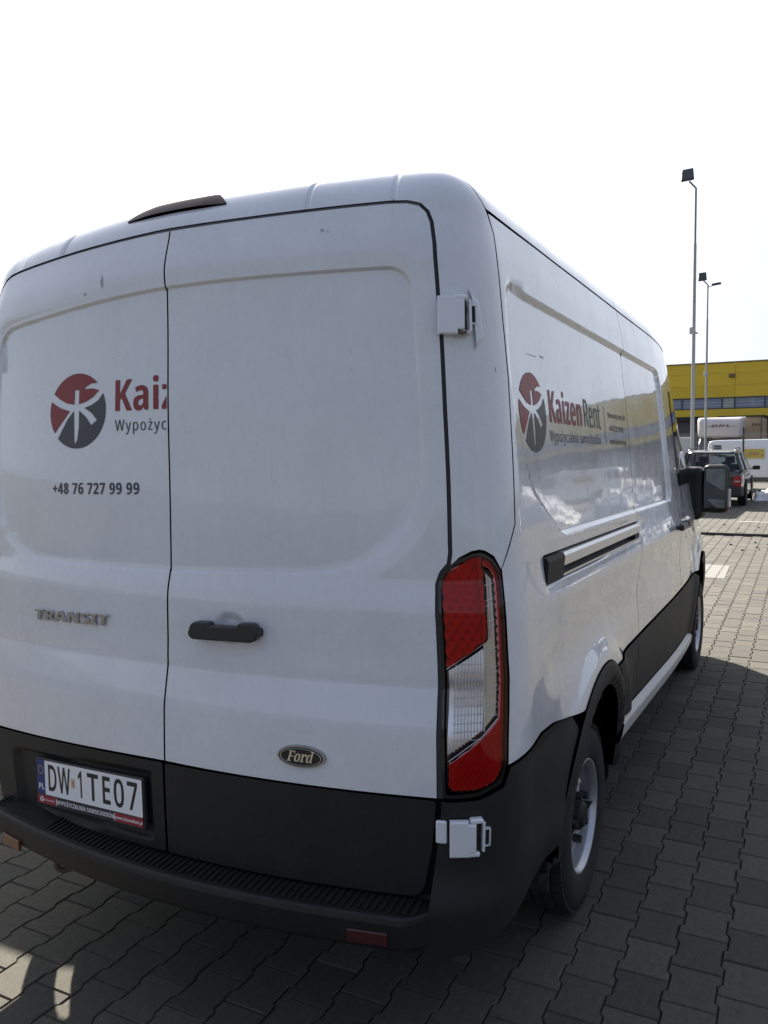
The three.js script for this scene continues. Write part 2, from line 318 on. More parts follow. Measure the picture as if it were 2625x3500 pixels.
function paverGeo(uo, vo) {
  const pos = [], nor = [], uvs = [], N = PH.length; const ring = (k, y) => PH.map(p => V3(p[0] * (1 - k / .09), y, p[1] * (1 - k / .1)));
  const A = ring(.0035, 0), B = ring(0, -.0045), Cc = ring(-.0002, -.03);
  const tri = (...t) => { const n = t[1].clone().sub(t[0]).cross(t[2].clone().sub(t[0])).normalize(); for (const p of t) { pos.push(p.x, p.y, p.z); nor.push(n.x, n.y, n.z); uvs.push(p.x + uo, p.z + vo + p.y); } };
  for (const t of THREE.ShapeUtils.triangulateShape(A.map(p => new THREE.Vector2(p.x, p.z)), [])) tri(A[t[0]], A[t[2]], A[t[1]]);
  for (let i = 0; i < N; i++) { const j = (i + 1) % N; tri(A[i], A[j], B[j]); tri(A[i], B[j], B[i]); tri(B[i], B[j], Cc[j]); tri(B[i], Cc[j], Cc[i]); }
  const g = new THREE.BufferGeometry(); g.setAttribute('position', new THREE.Float32BufferAttribute(pos, 3)); g.setAttribute('normal', new THREE.Float32BufferAttribute(nor, 3)); g.setAttribute('uv', new THREE.Float32BufferAttribute(uvs, 2));
  // make every face look outward
  const p = g.attributes.position, n = g.attributes.normal;
  for (let i = 0; i < p.count; i += 3) { const cx = (p.getX(i) + p.getX(i + 1) + p.getX(i + 2)) / 3, cz = (p.getZ(i) + p.getZ(i + 1) + p.getZ(i + 2)) / 3; const up = Math.abs(n.getY(i)) > .5 ? n.getY(i) < 0 : n.getX(i) * cx + n.getZ(i) * cz < -.02; if (up) { for (let k = 0; k < 3; k++) n.setXYZ(i + k, -n.getX(i + k), -n.getY(i + k), -n.getZ(i + k)); const x1 = p.getX(i + 1), y1 = p.getY(i + 1), z1 = p.getZ(i + 1); p.setXYZ(i + 1, p.getX(i + 2), p.getY(i + 2), p.getZ(i + 2)); p.setXYZ(i + 2, x1, y1, z1); } }
  return g;
}
const paverGeos = [0, 1, 2, 3, 4].map(k => paverGeo(k * .37, k * .53));
{
  const pave = new THREE.Group(); structure(pave, 'pavement');
  camera.updateMatrixWorld(true); camera.updateProjectionMatrix(); const vp = new THREE.Matrix4().multiplyMatrices(camera.projectionMatrix, camera.matrixWorldInverse), c = camera.position;
  const blocked = (x, z) => { // behind the van's box as seen from the viewpoint
    const d = [x - c.x, -c.y, z - c.z]; let t0 = 0, t1 = .999; const lo = [-.96, .40, -5.5], hi = [.97, 2.3, .16], o = [c.x, c.y, c.z];
    for (let k = 0; k < 3; k++) { const a = (lo[k] - o[k]) / d[k], b = (hi[k] - o[k]) / d[k]; t0 = Math.max(t0, Math.min(a, b)); t1 = Math.min(t1, Math.max(a, b)); }
    return t0 < t1;
  };
  const PITCH = .1553, all = [];
  for (let i = -52; i <= 84; i++) for (let k = -95; k <= 60; k++) {
    const x = .932 + PITCH * i, z = -5.2405 + .2 * k + (i & 1 ? .1 : 0);
    if (z > 4.5 || z < -23.5 || x < -7 || x > 14) continue;
    if (Math.abs(z - KERB_Z) < .16) continue;
    all.push([x, z]);
  }
  const list = all.map(([x, z]) => { const p = V3(x, 0, z).applyMatrix4(vp), dist = Math.hypot(x - c.x, c.y, z - c.z); const vis = Math.abs(p.x) < 1.04 && Math.abs(p.y) < 1.04 && p.z < 1 && !blocked(x, z); return { x, z, d: vis ? dist : 1e3 + dist }; }).sort((a, b) => a.d - b.d);
  const near = list.slice(0, 300), rest = list.slice(300);
  for (const q of near) {
    const m = part('paver', paverGeos[(rnd() * 5) | 0], paverMats[rnd() < .05 ? 0 : 1 + ((rnd() * 4) | 0)], pave);
    m.position.set(q.x + (rnd() - .5) * .0015, groundY(q.z) + (rnd() - .5) * .003, q.z + (rnd() - .5) * .0015); m.rotation.set((rnd() - .5) * .008, (rnd() < .5 ? Math.PI : 0) + (rnd() - .5) * .008, (rnd() - .5) * .008);
  }
  const im = new THREE.InstancedMesh(paverGeos[0], std(lin(1, 1, 1), .88, 0, { map: grit, bumpMap: gritB, bumpScale: .0012 }), rest.length);
  const mt = new THREE.Matrix4(), qn = new THREE.Quaternion(), eu = new THREE.Euler(), col = new THREE.Color();
  rest.forEach((q, i) => { eu.set((rnd() - .5) * .008, (rnd() < .5 ? Math.PI : 0) + (rnd() - .5) * .008, (rnd() - .5) * .008); mt.compose(V3(q.x, groundY(q.z) + (rnd() - .5) * .003, q.z), qn.setFromEuler(eu), V3(1, 1, 1)); im.setMatrixAt(i, mt); const b = PAVC[rnd() < .05 ? 0 : 1 + ((rnd() * 4) | 0)], s = .96 + rnd() * .08; im.setColorAt(i, col.setRGB(b[0] * s, b[1] * s, b[2] * s)); });
  im.name = 'further_pavers'; im.userData.kind = 'stuff'; im.castShadow = im.receiveShadow = true; pave.add(im);
  // jointing sand below the pavers
  const bed = new THREE.PlaneGeometry(40, 40, 1, 1).rotateX(-Math.PI / 2).translate(3, -.012, 6);
  part('jointing_sand', bed, std(lin(.050, .046, .038), .95, 0, { map: grit }), pave);
  // white parking mark painted on the pavers
  const mark = [[.30, -10.2], [.775, -10.2], [.80, -9.05], [.30, -9.05]], mg = [];
  for (const [x, z] of all) {
    if (x < .1 || x > 1.1 || z < -10.5 || z > -8.8) continue;
    let P = PH.map(p => [x + p[0] * .965, z + p[1] * .97]);
    for (let i = 0; i < 4 && P.length > 2; i++) { // clip by the quad, edge by edge
      const a = mark[i], b = mark[(i + 1) % 4], o = [], f = p => (b[0] - a[0]) * (p[1] - a[1]) - (b[1] - a[1]) * (p[0] - a[0]);
      for (let k = 0; k < P.length; k++) { const p = P[k], q = P[(k + 1) % P.length], fp = f(p), fq = f(q); if (fp >= 0) o.push(p); if (fp * fq < 0) { const t = fp / (fp - fq); o.push([p[0] + (q[0] - p[0]) * t, p[1] + (q[1] - p[1]) * t]); } } P = o;
    }
    if (P.length < 3) continue;
    const sh = new THREE.ShapeGeometry(new THREE.Shape(P.map(p => new THREE.Vector2(p[0], -p[1])))).rotateX(-Math.PI / 2).translate(0, .004, 0); mg.push(sh);
  }
  part('painted_marking', mg, std(lin(.36, .35, .32), .8, 0, { map: grit }), pave, 'worn white paint patch on the pavers');
  // thin painted line beyond the kerb
  part('painted_line', box(2.4, .006, .10, 1.65, groundY(-16.4) + .005, -16.4), std(lin(.42, .41, .38), .8), pave, 'thin white painted line');
}
// the ground to the horizon
{
  const g = new THREE.BufferGeometry(), P = [], I = [], Z = [60, -14, -16, -24, -60, -120, -400];
  for (const z of Z) for (const x of [-400, -30, 30, 400]) P.push(x, (z > -15 ? -.035 : groundY(z) - .04), z);
  for (let j = 0; j < Z.length - 1; j++) for (let i = 0; i < 3; i++) { const a = j * 4 + i; I.push(a, a + 1, a + 4, a + 1, a + 5, a + 4); }
  g.setAttribute('position', new THREE.Float32BufferAttribute(P, 3)); g.setIndex(I); g.computeVertexNormals();
  const uv = []; for (let i = 0; i < P.length; i += 3) uv.push(P[i], P[i + 2]); g.setAttribute('uv', new THREE.Float32BufferAttribute(uv, 2));
  const m = new THREE.Mesh(g, std(lin(.108, .10, .08), .9, 0, { map: grit })); structure(m, 'ground');
}
// low kerb that steps up to the further parking row
{
  const k = thing('kerb', 'low concrete kerb stepping up to the far parking row', 'kerb', [0, 0, KERB_Z]);
  for (let i = 0; i < 8; i++) part('kerb_stone', rbox(.985, .17, .13, .012, -6.4 + i * 1.0, -.045, 0), std(lin(.135, .127, .108), .9, 0, { map: grit }), k);
  for (let i = 0; i < 5; i++) part('flush_kerb_stone', rbox(.985, .12, .13, .012, 1.6 + i * 1.0, -.052, 0), std(lin(.14, .132, .112), .9, 0, { map: grit }), k);
}
/* bits of leaf and grit on the far pavers */
{
  const spots = [[.6, -12.6], [1.0, -12.4], [1.15, -12.8], [1.3, -12.5], [1.45, -12.7], [1.5, -12.35], [.95, -13.0], [1.6, -12.9], [.82, -11.9], [1.4, -11.75], [.9, -15.2], [.55, -15.0], [.25, -15.6], [1.28, -13.2], [1.05, -12.1]];
  const lm = std(lin(.035, .028, .02), .9), lg = new THREE.IcosahedronGeometry(.024, 1); { const p = lg.attributes.position; for (let i = 0; i < p.count; i++) p.setXYZ(i, p.getX(i) * (1 + .4 * noise3(p.getX(i) * 40, p.getY(i) * 40, 1)), p.getY(i) * .55, p.getZ(i) * (1 + .4 * noise3(p.getZ(i) * 40, 2, p.getX(i) * 40))); lg.computeVertexNormals(); }
  for (const [x, z] of spots) { const m = new THREE.Mesh(lg, lm); m.name = numbered('clod'); m.position.set(x, groundY(z) + .008, z); m.rotation.y = x * 9; m.scale.setScalar(.7 + rnd() * .6); m.castShadow = m.receiveShadow = true; m.userData = { label: 'small dark clod of dirt lying on the sunlit pavers', category: 'clod', group: 'clods on the sunlit pavers' }; scene.add(m); }
}

/* ================= THE VAN ================= */
const van = thing('panel_van', 'large white panel van with red and grey rental lettering on its rear doors and side', 'van', [0, .0702, 0]);
van.rotation.x = -.0234; // it sits higher at the back
const arc = (A, r, t0, t1, n = 24) => Array.from({ length: n + 1 }, (_, i) => { const t = (t0 + (t1 - t0) * i / n) * Math.PI / 180; return [A.u - r * Math.cos(t) * (Math.cos(t) < 0 && A.front ? A.front : 1), A.y + r * Math.sin(t)]; });
/* inner shell that closes the gaps, with openings for the wheels */
{
  const f = (u, v) => { const p = S(u, v), n = nrm(u, v); return [p[0] - n.x * .034, p[1] - n.y * .034, p[2] - n.z * .034]; };
  const half = [[0, .44], [0, 2.5], [1.0, 2.5], [3.6, 2.5], [3.85, 2.36], [uEnd(2.3) - .1, 2.3], [uEnd(1.9), 1.9], [uEnd(1.5), 1.5], [uEnd(1.2), 1.2], [uEnd(1.05), 1.05], [uEnd(.8), .8], [uEnd(.5), .45],
    ...arc(AF, .50, 175, 6, 16), [3.6, .44], ...arc(AR, .525, 163, 16, 16), [1.2, .44]];
  part('inner_shell', [panel(half, { f, du: .06, dv: .06, flange: 0 }), panel(mir(half), { f, du: .06, dv: .06, flange: 0 })], M.liner, van);
}
/* gap line round the right rear door */
const GAP = [[.30, 2.3225], [.669, 2.3245], [.789, 2.325], [.842, 2.322], [.870, 2.312], [.886, 2.292], [.893, 2.262], [.893, 2.205], [.887, 2.076], [.884, 1.963], [.875, 1.773], [.862, 1.395], [.857, 1.366], [.838, 1.340], [.826, 1.312], [.821, 1.234], [.819, 1.0], [.826, .744]];
const doorR = [[.003, .7505], [.003, 2.3175], ...offPath(GAP, -.005).slice(0, -1), [.820, .746]];
doorR[2][0] = .3;
const rd = { du: .028, dv: .03, denseU: [[.822, .05, .004], [-.85, .05, .005]], denseV: [[2.147, .012, .0015], [2.15, .065, .005], [1.32, .06, .006], [1.04, .03, .01], [1.163, .06, .008]] };
const rearDoor = part('rear_door', panel(doorR, { ...rd, denseU: [...rd.denseU, [.222, .075, .008]] }), M.paint, van, 'right rear door with black pull handle and oval badge');
const rearDoor2 = part('rear_door', panel(mir(doorR), rd), M.paint, van, 'left rear door carrying the cut-off lettering');
/* rear frame: pillars and header */
const SEAM = [[.994, 1.350], [1.029, 1.406], [1.062, 1.467], [1.070, 1.618], [1.082, 1.858], [1.082, 2.017], [1.090, 2.196], [1.096, 2.263], [1.082, 2.310], [1.072, 2.330], [1.058, 2.362], [1.050, 2.40], [1.046, 2.62]];
const frameR = [[0, 2.62], [0, 2.3285], ...offPath(GAP, .0045).slice(0, 13), [.880, 1.384], [.910, 1.401], [.933, 1.405], [.949, 1.401], [.974, 1.386], ...SEAM.map((p, i) => i ? [p[0] - .0025, p[1]] : p)];
const fr = { du: .025, dv: .025, denseU: [[.8, .02, .003], [.52, .02, .003], [.95, .12, .012]], denseV: [[2.4, .08, .012]] };
part('rear_frame', [panel(frameR, fr), panel(mir(frameR), fr)], M.paint, van);
{ // rubber seal sunk in the door gap
  const strip = A => [...offPath(A, .012), ...offPath(A, -.012).reverse()], sealR = strip(GAP.slice(4)), sealT = strip(GAP.slice(0, 5)); sealT.unshift([0, 2.335]); sealT.push([0, 2.310]);
  const mt = std(lin(.17, .17, .172), .75), m = std(lin(.045, .046, .048), .75), o = { du: .05, dv: .05, off: -.005, flange: 0 };
  part('split_seal', panel([[-.011, .752], [.011, .752], [.011, 2.312], [-.011, 2.312]], { du: .02, dv: .03, off: -.006, flange: 0 }), mt, van);
  part('header_seal', panel(sealT, o), mt, van); part('header_seal', panel(mir(sealT), o), mt, van);
  part('door_seal', panel(sealR, o), m, van); part('door_seal', panel(mir(sealR), o), m, van);
}
/* roof */
const roofR0 = [...SEAM.slice(9).map(p => [p[0] + .003, p[1]]), [2.745, 2.62], [2.765, 2.325], [1.6, 2.325], [1.082, 2.325]];
const roofR1 = [[2.753, 2.62], [2.773, 2.325], [3.6, 2.325], [uEnd(2.32), 2.325], [uEnd(2.42), 2.45], [uEnd(2.42), 2.62]];
const ro = { du: .05, dv: .02 };
part('roof_side', [panel(roofR0, ro), panel(mir(roofR0), ro)], M.paint, van);
part('roof_side', [panel(roofR1, ro), panel(mir(roofR1), ro)], M.paint, van);
{
  const P = []; for (let u = 0; u <= uEnd(2.42) + 1e-6; u += .05) { const p = S(u, 2.615); P.push(p); }
  const pts = [...P.map(p => [p[0], p[2], p[1]]), ...P.slice(1).reverse().map(p => [-p[0], p[2], p[1]])];
  const tri = THREE.ShapeUtils.triangulateShape(pts.map(p => new THREE.Vector2(p[0], p[1])), []), pos = [];
  for (const t of tri) for (const i of [t[0], t[2], t[1]]) pos.push(pts[i][0], pts[i][2], pts[i][1]);
  const g = new THREE.BufferGeometry(); g.setAttribute('position', new THREE.Float32BufferAttribute(pos, 3)); g.computeVertexNormals();
  const ribs = []; for (const x of [-.52, -.26, 0, .26, .52]) ribs.push(rbox(.10, .016, 3.3, .007, x, 2.452, -1.95));
  part('roof_panel', [g, ...ribs], M.paint2, van);
}
/* right side panels */
const CLT = [[.998, .824], [1.06, .834], [1.18, .854], [1.304, .846], [1.44, .822], [1.50, .815]]; // top edge of the black corner trim
const archTop = arc(AR, .604, 52, 115, 20).filter(p => p[0] > 1.51 && p[1] > .80);
const DS = [[2.10, .846], [2.737, .845], [2.747, 1.066], [2.80, 1.2], [2.812, 1.314], [2.80, 1.598], [2.80, 1.881], [2.784, 2.0], [2.795, 2.2], [2.773, 2.316]];
const quarter = [...SEAM.slice(0, 9).reverse().map(p => [p[0] + .003, p[1]]), [.998, 1.3], ...CLT, ...archTop, ...DS.slice(1), [1.6, 2.317]];
quarter[0] = [1.086, 2.314];
const sp = { du: .03, dv: .03, denseV: [[2.118, .03, .004], [1.41, .03, .004], [1.31, .055, .005], [1.5, .08, .01], [1.22, .1, .015], [.9, .16, .01]], denseU: [[1.33, .26, .01], [1.92, .62, .013], [2.80, .02, .006], [3.85, .06, .008]] };
part('side_panel', panel(quarter, sp), M.paint, van);
const slider = [...DS.slice(1).map(p => [p[0] + .006, p[1]]), [4.195, 2.316], [4.200, 1.9], [4.198, .845]];
const slideDoor = part('sliding_door', panel(slider, sp), M.paint, van);
const fdoor = [[4.208, .845], [4.21, 1.9], [4.205, 2.312], [uEnd(2.31), 2.312], [uEnd(2.1), 2.1], [uEnd(1.8), 1.8], [5.22, 1.46], [5.10, 1.2], [5.04, .9], [5.05, .845]];
const frontDoor = part('front_door', panel(fdoor, { du: .05, dv: .04 }), M.paint, van);
const fender = [[5.06, .845], [5.05, .9], [5.11, 1.2], [5.23, 1.455], [uEnd(1.46), 1.46], [uEnd(1.2), 1.2], [uEnd(1.1), 1.1], [uEnd(.9), .9], [uEnd(.84), .84], ...arc(AF, .555, 122, 56, 14)];
part('front_wing', [panel(fender, { du: .05, dv: .04 }), panel(mir(fender), { du: .05, dv: .04 })], M.paint, van);
/* left side as one pressing, out of sight */
const leftSide = [[1.0, .84], [.998, 1.35], [1.06, 1.467], [1.085, 2.0], [1.09, 2.316], [uEnd(2.31), 2.312], [uEnd(2.1), 2.1], [uEnd(1.8), 1.8], [5.22, 1.46], [5.05, .845], ...archTop.slice().reverse(), [1.5, .83]];
part('left_side_panel', panel(mir(leftSide), { du: .06, dv: .05 }), M.paint, van);
/* side window of the cab, dark */
const win = roundPoly([[4.27, 1.47, .04], [4.27, 2.06, .06], [uEnd(2.06) - .10, 2.06, .06], [5.14, 1.47, .05]]);
part('cab_window', panel(win, { off: .004, du: .06, dv: .05, flange: .006 }), M.darkGlass, frontDoor);
part('cab_window', panel(mir(win), { off: .004, du: .06, dv: .05, flange: .006 }), M.darkGlass, van);
/* nose, bonnet and windscreen */
{
  const F = (t, y) => { const th = y > Y0 ? Math.asin(Math.min(1, Math.sin(TH0) + (y - Y0) / RR)) : TH0; const a = t * Math.PI / 2, xw = wAt(Math.min(y, Y0), zEnd(y)) - RR * (Math.cos(TH0) - Math.cos(th)) - .004, s = Math.sin(Math.abs(a)), c = Math.cos(a); return [Math.sign(t) * xw * Math.pow(s, .55), y, zEnd(y) - .30 * Math.pow(Math.max(0, c), .8)]; };
  const grid = (y0, y1, ny) => { const pos = [], nt = 40; const pt = (i, j) => F(-1 + 2 * i / nt, y0 + (y1 - y0) * j / ny); for (let j = 0; j < ny; j++) for (let i = 0; i < nt; i++) { const a = pt(i, j), b = pt(i + 1, j), c = pt(i + 1, j + 1), d = pt(i, j + 1); pos.push(...a, ...c, ...b, ...a, ...d, ...c); } let g = new THREE.BufferGeometry(); g.setAttribute('position', new THREE.Float32BufferAttribute(pos, 3)); g = mergeVertices(g, 1e-4); g.computeVertexNormals(); return g; };
  part('front_bumper', grid(.28, .62, 8), M.plastic, van);
  part('grille', grid(.622, .95, 8), M.plasticSmooth, van);
  part('bonnet', grid(.952, 1.22, 20), M.paint2, van);
  part('windscreen', grid(1.222, 2.22, 16), M.darkGlass, van);
  part('roof_front', grid(2.222, 2.42, 8), M.paint2, van);
}
/* ---- black lower trim ---- */
const plateHole = roundPoly([[-.69, .685, .02], [-.05, .712, .02], [-.05, .497, .02], [-.69, .470, .02]]);
const fTrim = (u, v) => { const p = Sd(u, v), n = nrm(u, v); let d = .005; if (u < 0) d -= .018 * (1 - sstep(-.012, .004, sdPoly(plateHole, u, v))); return [p[0] + n.x * d, p[1] + n.y * d, p[2] + n.z * d]; };
const trimR = roundPoly([[.004, .470, .01], [.004, .7445, .008], [.30, .7445], [.55, .7435], [.819, .740, .01], [.817, .60], [.806, .470, .04]]);
const tr = { f: fTrim, du: .02, dv: .015 };
part('lower_trim', panel(trimR, tr), M.plastic, rearDoor);
part('lower_trim', panel(mir(trimR), tr), M.plastic, rearDoor2);
const fClad = (u, v) => { const p = Sd(u, v), n = nrm(u, v), a = Math.abs(u); let d = .007 + .030 * sstep(.56, .44, v) * (1 - sstep(.84, 1.12, a)); // folded facets of the corner trim
  if (a < 1.6) d += .010 * sstep(.70, .52, v) - .012 * sstep(.86, .80, v) * sstep(.48, .60, v) * sstep(1.0, 1.15, a);
  return [p[0] + n.x * d, p[1] + n.y * d, p[2] + n.z * d]; };
const corner = [[.834, .742], [.845, .739], [.916, .746], [.979, .770], [.992, .800], ...CLT.slice(0).map(p => [p[0], p[1] - .005]), ...arc(AR, .60, 50, 12, 12).filter(p => p[0] < 1.6), [1.32, .47], [1.15, .415], [1.0, .360], [.87, .325], [.828, .345], [.830, .5]];
const cl = { f: fClad, du: .03, dv: .025 };
part('corner_trim', panel(corner, cl), M.plastic, van); part('corner_trim', panel(mir(corner.map(p => [p[0], p[1] < .54 ? .54 : p[1]])), cl), M.plastic, van);
const arch = [...arc(AR, .600, 10, 172, 36), ...arc(AR, .512, 172, 10, 36)];
const fArch = (u, v) => { const p = Sd(u, v), n = nrm(u, v), r = Math.hypot((Math.abs(u) - AR.u) / (Math.abs(u) > AR.u ? AR.front : 1), v - AR.y); const d = .016 - .012 * sstep(.58, .602, r) - .010 * (1 - sstep(.512, .535, r)); return [p[0] + n.x * d, p[1] + n.y * d, p[2] + n.z * d]; };
part('arch_trim', panel(arch, { f: fArch, du: .03, dv: .03, flange: .06 }), M.plastic, van); part('arch_trim', panel(mir(arch), { f: fArch, du: .03, dv: .03, flange: .06 }), M.plastic, van);
const archF = [...arc(AF, .55, 2, 178, 30), ...arc(AF, .475, 178, 2, 30)];
const fArchF = (u, v) => { const p = Sd(u, v), n = nrm(u, v); return [p[0] + n.x * .014, p[1] + n.y * .014, p[2] + n.z * .014]; };
part('arch_trim', panel(archF, { f: fArchF, du: .03, dv: .03, flange: .06 }), M.plastic, van); part('arch_trim', panel(mir(archF), { f: fArchF, du: .03, dv: .03, flange: .06 }), M.plastic, van);
const sillTop = u => .580 - .055 * (u - 2.3);
const mid = [[2.13, .838], [2.732, .838], ...[], [5.02, .836], ...arc(AF, .553, 52, 8, 10), [5.01, sillTop(5.01)], [2.40, sillTop(2.40)], ...arc(AR, .603, 152, 116, 10)];
part('side_trim', panel([[2.13, .838], [2.732, .838], [2.66, .70], [2.742, .585], [2.742, sillTop(2.742)], [2.36, sillTop(2.36)], ...arc(AR, .603, 150, 116, 10)], cl), M.plastic, van);
part('side_trim', panel([[2.738, .838], [4.196, .837], [4.19, sillTop(4.19)], [2.748, sillTop(2.748)], [2.748, .583], [2.668, .70]], cl), M.plastic, slideDoor);
part('side_trim', panel([[4.206, .837], [5.02, .836], ...arc(AF, .553, 46, 12, 10), [5.0, sillTop(5.0)], [4.2, sillTop(4.2)]], cl), M.plastic, frontDoor);
part('side_trim', panel(mir(mid), cl), M.plastic, van);
/* white sill under the trim, its lower half rolled under */
{
  const fs = (u, v) => { const a = Math.abs(u), t = sillTop(a) - v, p = S(u, Math.max(.3, v)); const sg = Math.sign(u); const out = .012 + .028 * sstep(0, .035, t) - .075 * sstep(.075, .20, t); return [p[0] + sg * out, v, p[2]]; };
  const sill = [[2.335, sillTop(2.335) - .003], [3.6, sillTop(3.6) - .003], [4.98, sillTop(4.98) - .003], [5.03, sillTop(5.03) - .19], [2.36, sillTop(2.36) - .185], [2.29, sillTop(2.29) - .09]];
  const so = { f: fs, du: .06, dv: .01, flange: .05 };
  part('sill', panel(sill, so), M.dirtyPaint, van); part('sill', panel(mir(sill), so), M.dirtyPaint, van);
}
/* ---- rear step bumper ---- */
{
  const prof = [[.085, .330], [.150, .338], [.185, .352], [.205, .372], [.213, .405], [.220, .440], [.217, .452], [.208, .4575], [.10, .4595], [.085, .470]], pos = [], N = 60;
  const at = (i, k) => { const x = -.90 + 1.80 * i / N, e = Math.abs(x) / .9, [z, y] = prof[k], sh = 1 - .95 * sstep(.86, .985, e); return [x, y - .01 * sstep(.8, 1, e), .085 + (z - .085) * sh - .13 * e * e]; };
  for (let i = 0; i < N; i++) for (let k = 0; k < prof.length - 1; k++) { const a = at(i, k), b = at(i + 1, k), c = at(i + 1, k + 1), d = at(i, k + 1); pos.push(...a, ...b, ...c, ...a, ...c, ...d); }
  const g = new THREE.BufferGeometry(); g.setAttribute('position', new THREE.Float32BufferAttribute(pos, 3)); g.computeVertexNormals();
  const uv = []; for (let i = 0; i < pos.length; i += 3) uv.push(pos[i], pos[i + 1] + pos[i + 2]); g.setAttribute('uv', new THREE.Float32BufferAttribute(uv, 2));
  const bumper = part('rear_bumper', g, M.plastic, van, 'black rear step bumper with ribbed tread');
  const ribs = []; for (let x = -.80; x <= .80; x += .021) { const z = .150 - .13 * (x / .9) ** 2; ribs.push(box(.008, .0035, .085).rotateY(x > .1 ? .12 : .12).translate(x, .4615 - .004 * (x < -.5 ? 1 : 0), z)); }
  part('tread_ribs', ribs, M.plastic, bumper);
  const refl = (x, m, y = .397) => { const z = .211 - .13 * (x / .9) ** 2; const r = rbox(.11, .036, .012, .004); r.rotateY(Math.atan(2 * .13 * x / .81)); r.translate(x, y, z); return part('reflector', r, m, bumper); };
  refl(.69, M.redDark, .396); refl(-.66, M.amber, .372).userData.label = 'amber reflector at the bumper end';
  // towing eye cover / hook under the bumper
  part('towing_eye', new THREE.TorusGeometry(.026, .010, 8, 18).rotateY(.9).translate(-.46, .325, .10), M.rust, bumper, 'rusty towing eye under the bumper');
}
/* ---- number plate on the left door ---- */
{
  const cv = document.createElement('canvas'); cv.width = 1040; cv.height = 296; const c = cv.getContext('2d');
  c.fillStyle = '#e9eaea'; c.fillRect(0, 0, 1040, 228); c.fillStyle = '#22306f'; c.fillRect(0, 0, 88, 228);
  c.fillStyle = '#e8e8ea'; c.font = 'bold 56px sans-serif'; c.textAlign = 'center'; c.fillText('PL', 46, 196);
  c.fillStyle = '#c9b23a'; for (let i = 0; i < 12; i++) { c.beginPath(); c.arc(44 + 26 * Math.cos(i * Math.PI / 6), 66 + 26 * Math.sin(i * Math.PI / 6), 4, 0, 7); c.fill(); }
  c.fillStyle = '#16181b'; c.textAlign = 'left';
  const put = (s, x, w) => { c.save(); c.font = '230px sans-serif'; const m = c.measureText(s).width; c.translate(x, 192); c.scale(w / m, 1.0); c.lineWidth = 9; c.strokeStyle = '#16181b'; c.lineJoin = 'round'; c.strokeText(s, 0, 0); c.fillText(s, 0, 0); c.restore(); };
  put('D', 112, 106); put('W', 226, 128); put('1', 424, 72); put('T', 528, 106); put('E', 660, 96); put('0', 776, 106); put('7', 902, 104);
  c.fillStyle = '#c3b58f'; c.fillRect(362, 84, 40, 62); c.fillStyle = '#8d7f63'; c.fillRect(376, 100, 8, 30); c.fillRect(388, 96, 5, 36);
  c.fillStyle = '#1b2430'; c.fillRect(0, 228, 1040, 68); c.fillStyle = '#8d2230'; c.fillRect(0, 234, 196, 56); c.fillRect(780, 234, 260, 56);
  c.fillStyle = '#e6e4e4'; c.fillRect(198, 238, 5, 50); c.fillRect(776, 238, 5, 50);
  c.font = 'bold 40px sans-serif'; c.textAlign = 'center'; c.save(); c.translate(490, 276); c.scale(.92, 1); c.fillText('WYPOŻYCZALNIA SAMOCHODÓW', 0, 0); c.restore();
  c.font = 'bold 27px sans-serif'; c.fillText('www.KaizenRent.pl', 910, 273); c.font = '22px sans-serif'; c.fillText('KaizenRent', 126, 271); c.beginPath(); c.arc(46, 262, 19, 0, 7); c.fill(); c.strokeStyle = '#8d2230'; c.lineWidth = 5; c.beginPath(); c.moveTo(32, 252); c.quadraticCurveTo(46, 270, 60, 252); c.moveTo(46, 248); c.lineTo(46, 280); c.stroke();
  // grime specks on the plate
  for (let i = 0; i < 420; i++) { c.fillStyle = 'rgba(90,84,72,' + (.15 + rnd() * .35) + ')'; c.fillRect(rnd() * 1040, rnd() * 228, 1 + rnd() * 3, 1 + rnd() * 3); }
  const t = new THREE.CanvasTexture(cv); t.colorSpace = THREE.SRGBColorSpace; t.anisotropy = 8;
  const G = thingPart('number_plate', van);
  const w = .52, h = .148;
  const back = part('plate_holder', rbox(.530, .158, .016, .004, 0, 0, -.010), M.plasticSmooth, G);
  part('plate_print', new THREE.PlaneGeometry(w, h).translate(0, 0, .0006), std(lin(1, 1, 1), .5, 0, { map: t }), G, 'white plate reading DW 1TE07 over a red and black dealer strip');
  G.position.set(-.338, .588, .110); G.rotation.set(-.03, -.10, .062);
}
function thingPart(name, parent) { const g = new THREE.Group(); g.name = name; parent.add(g); return g; }
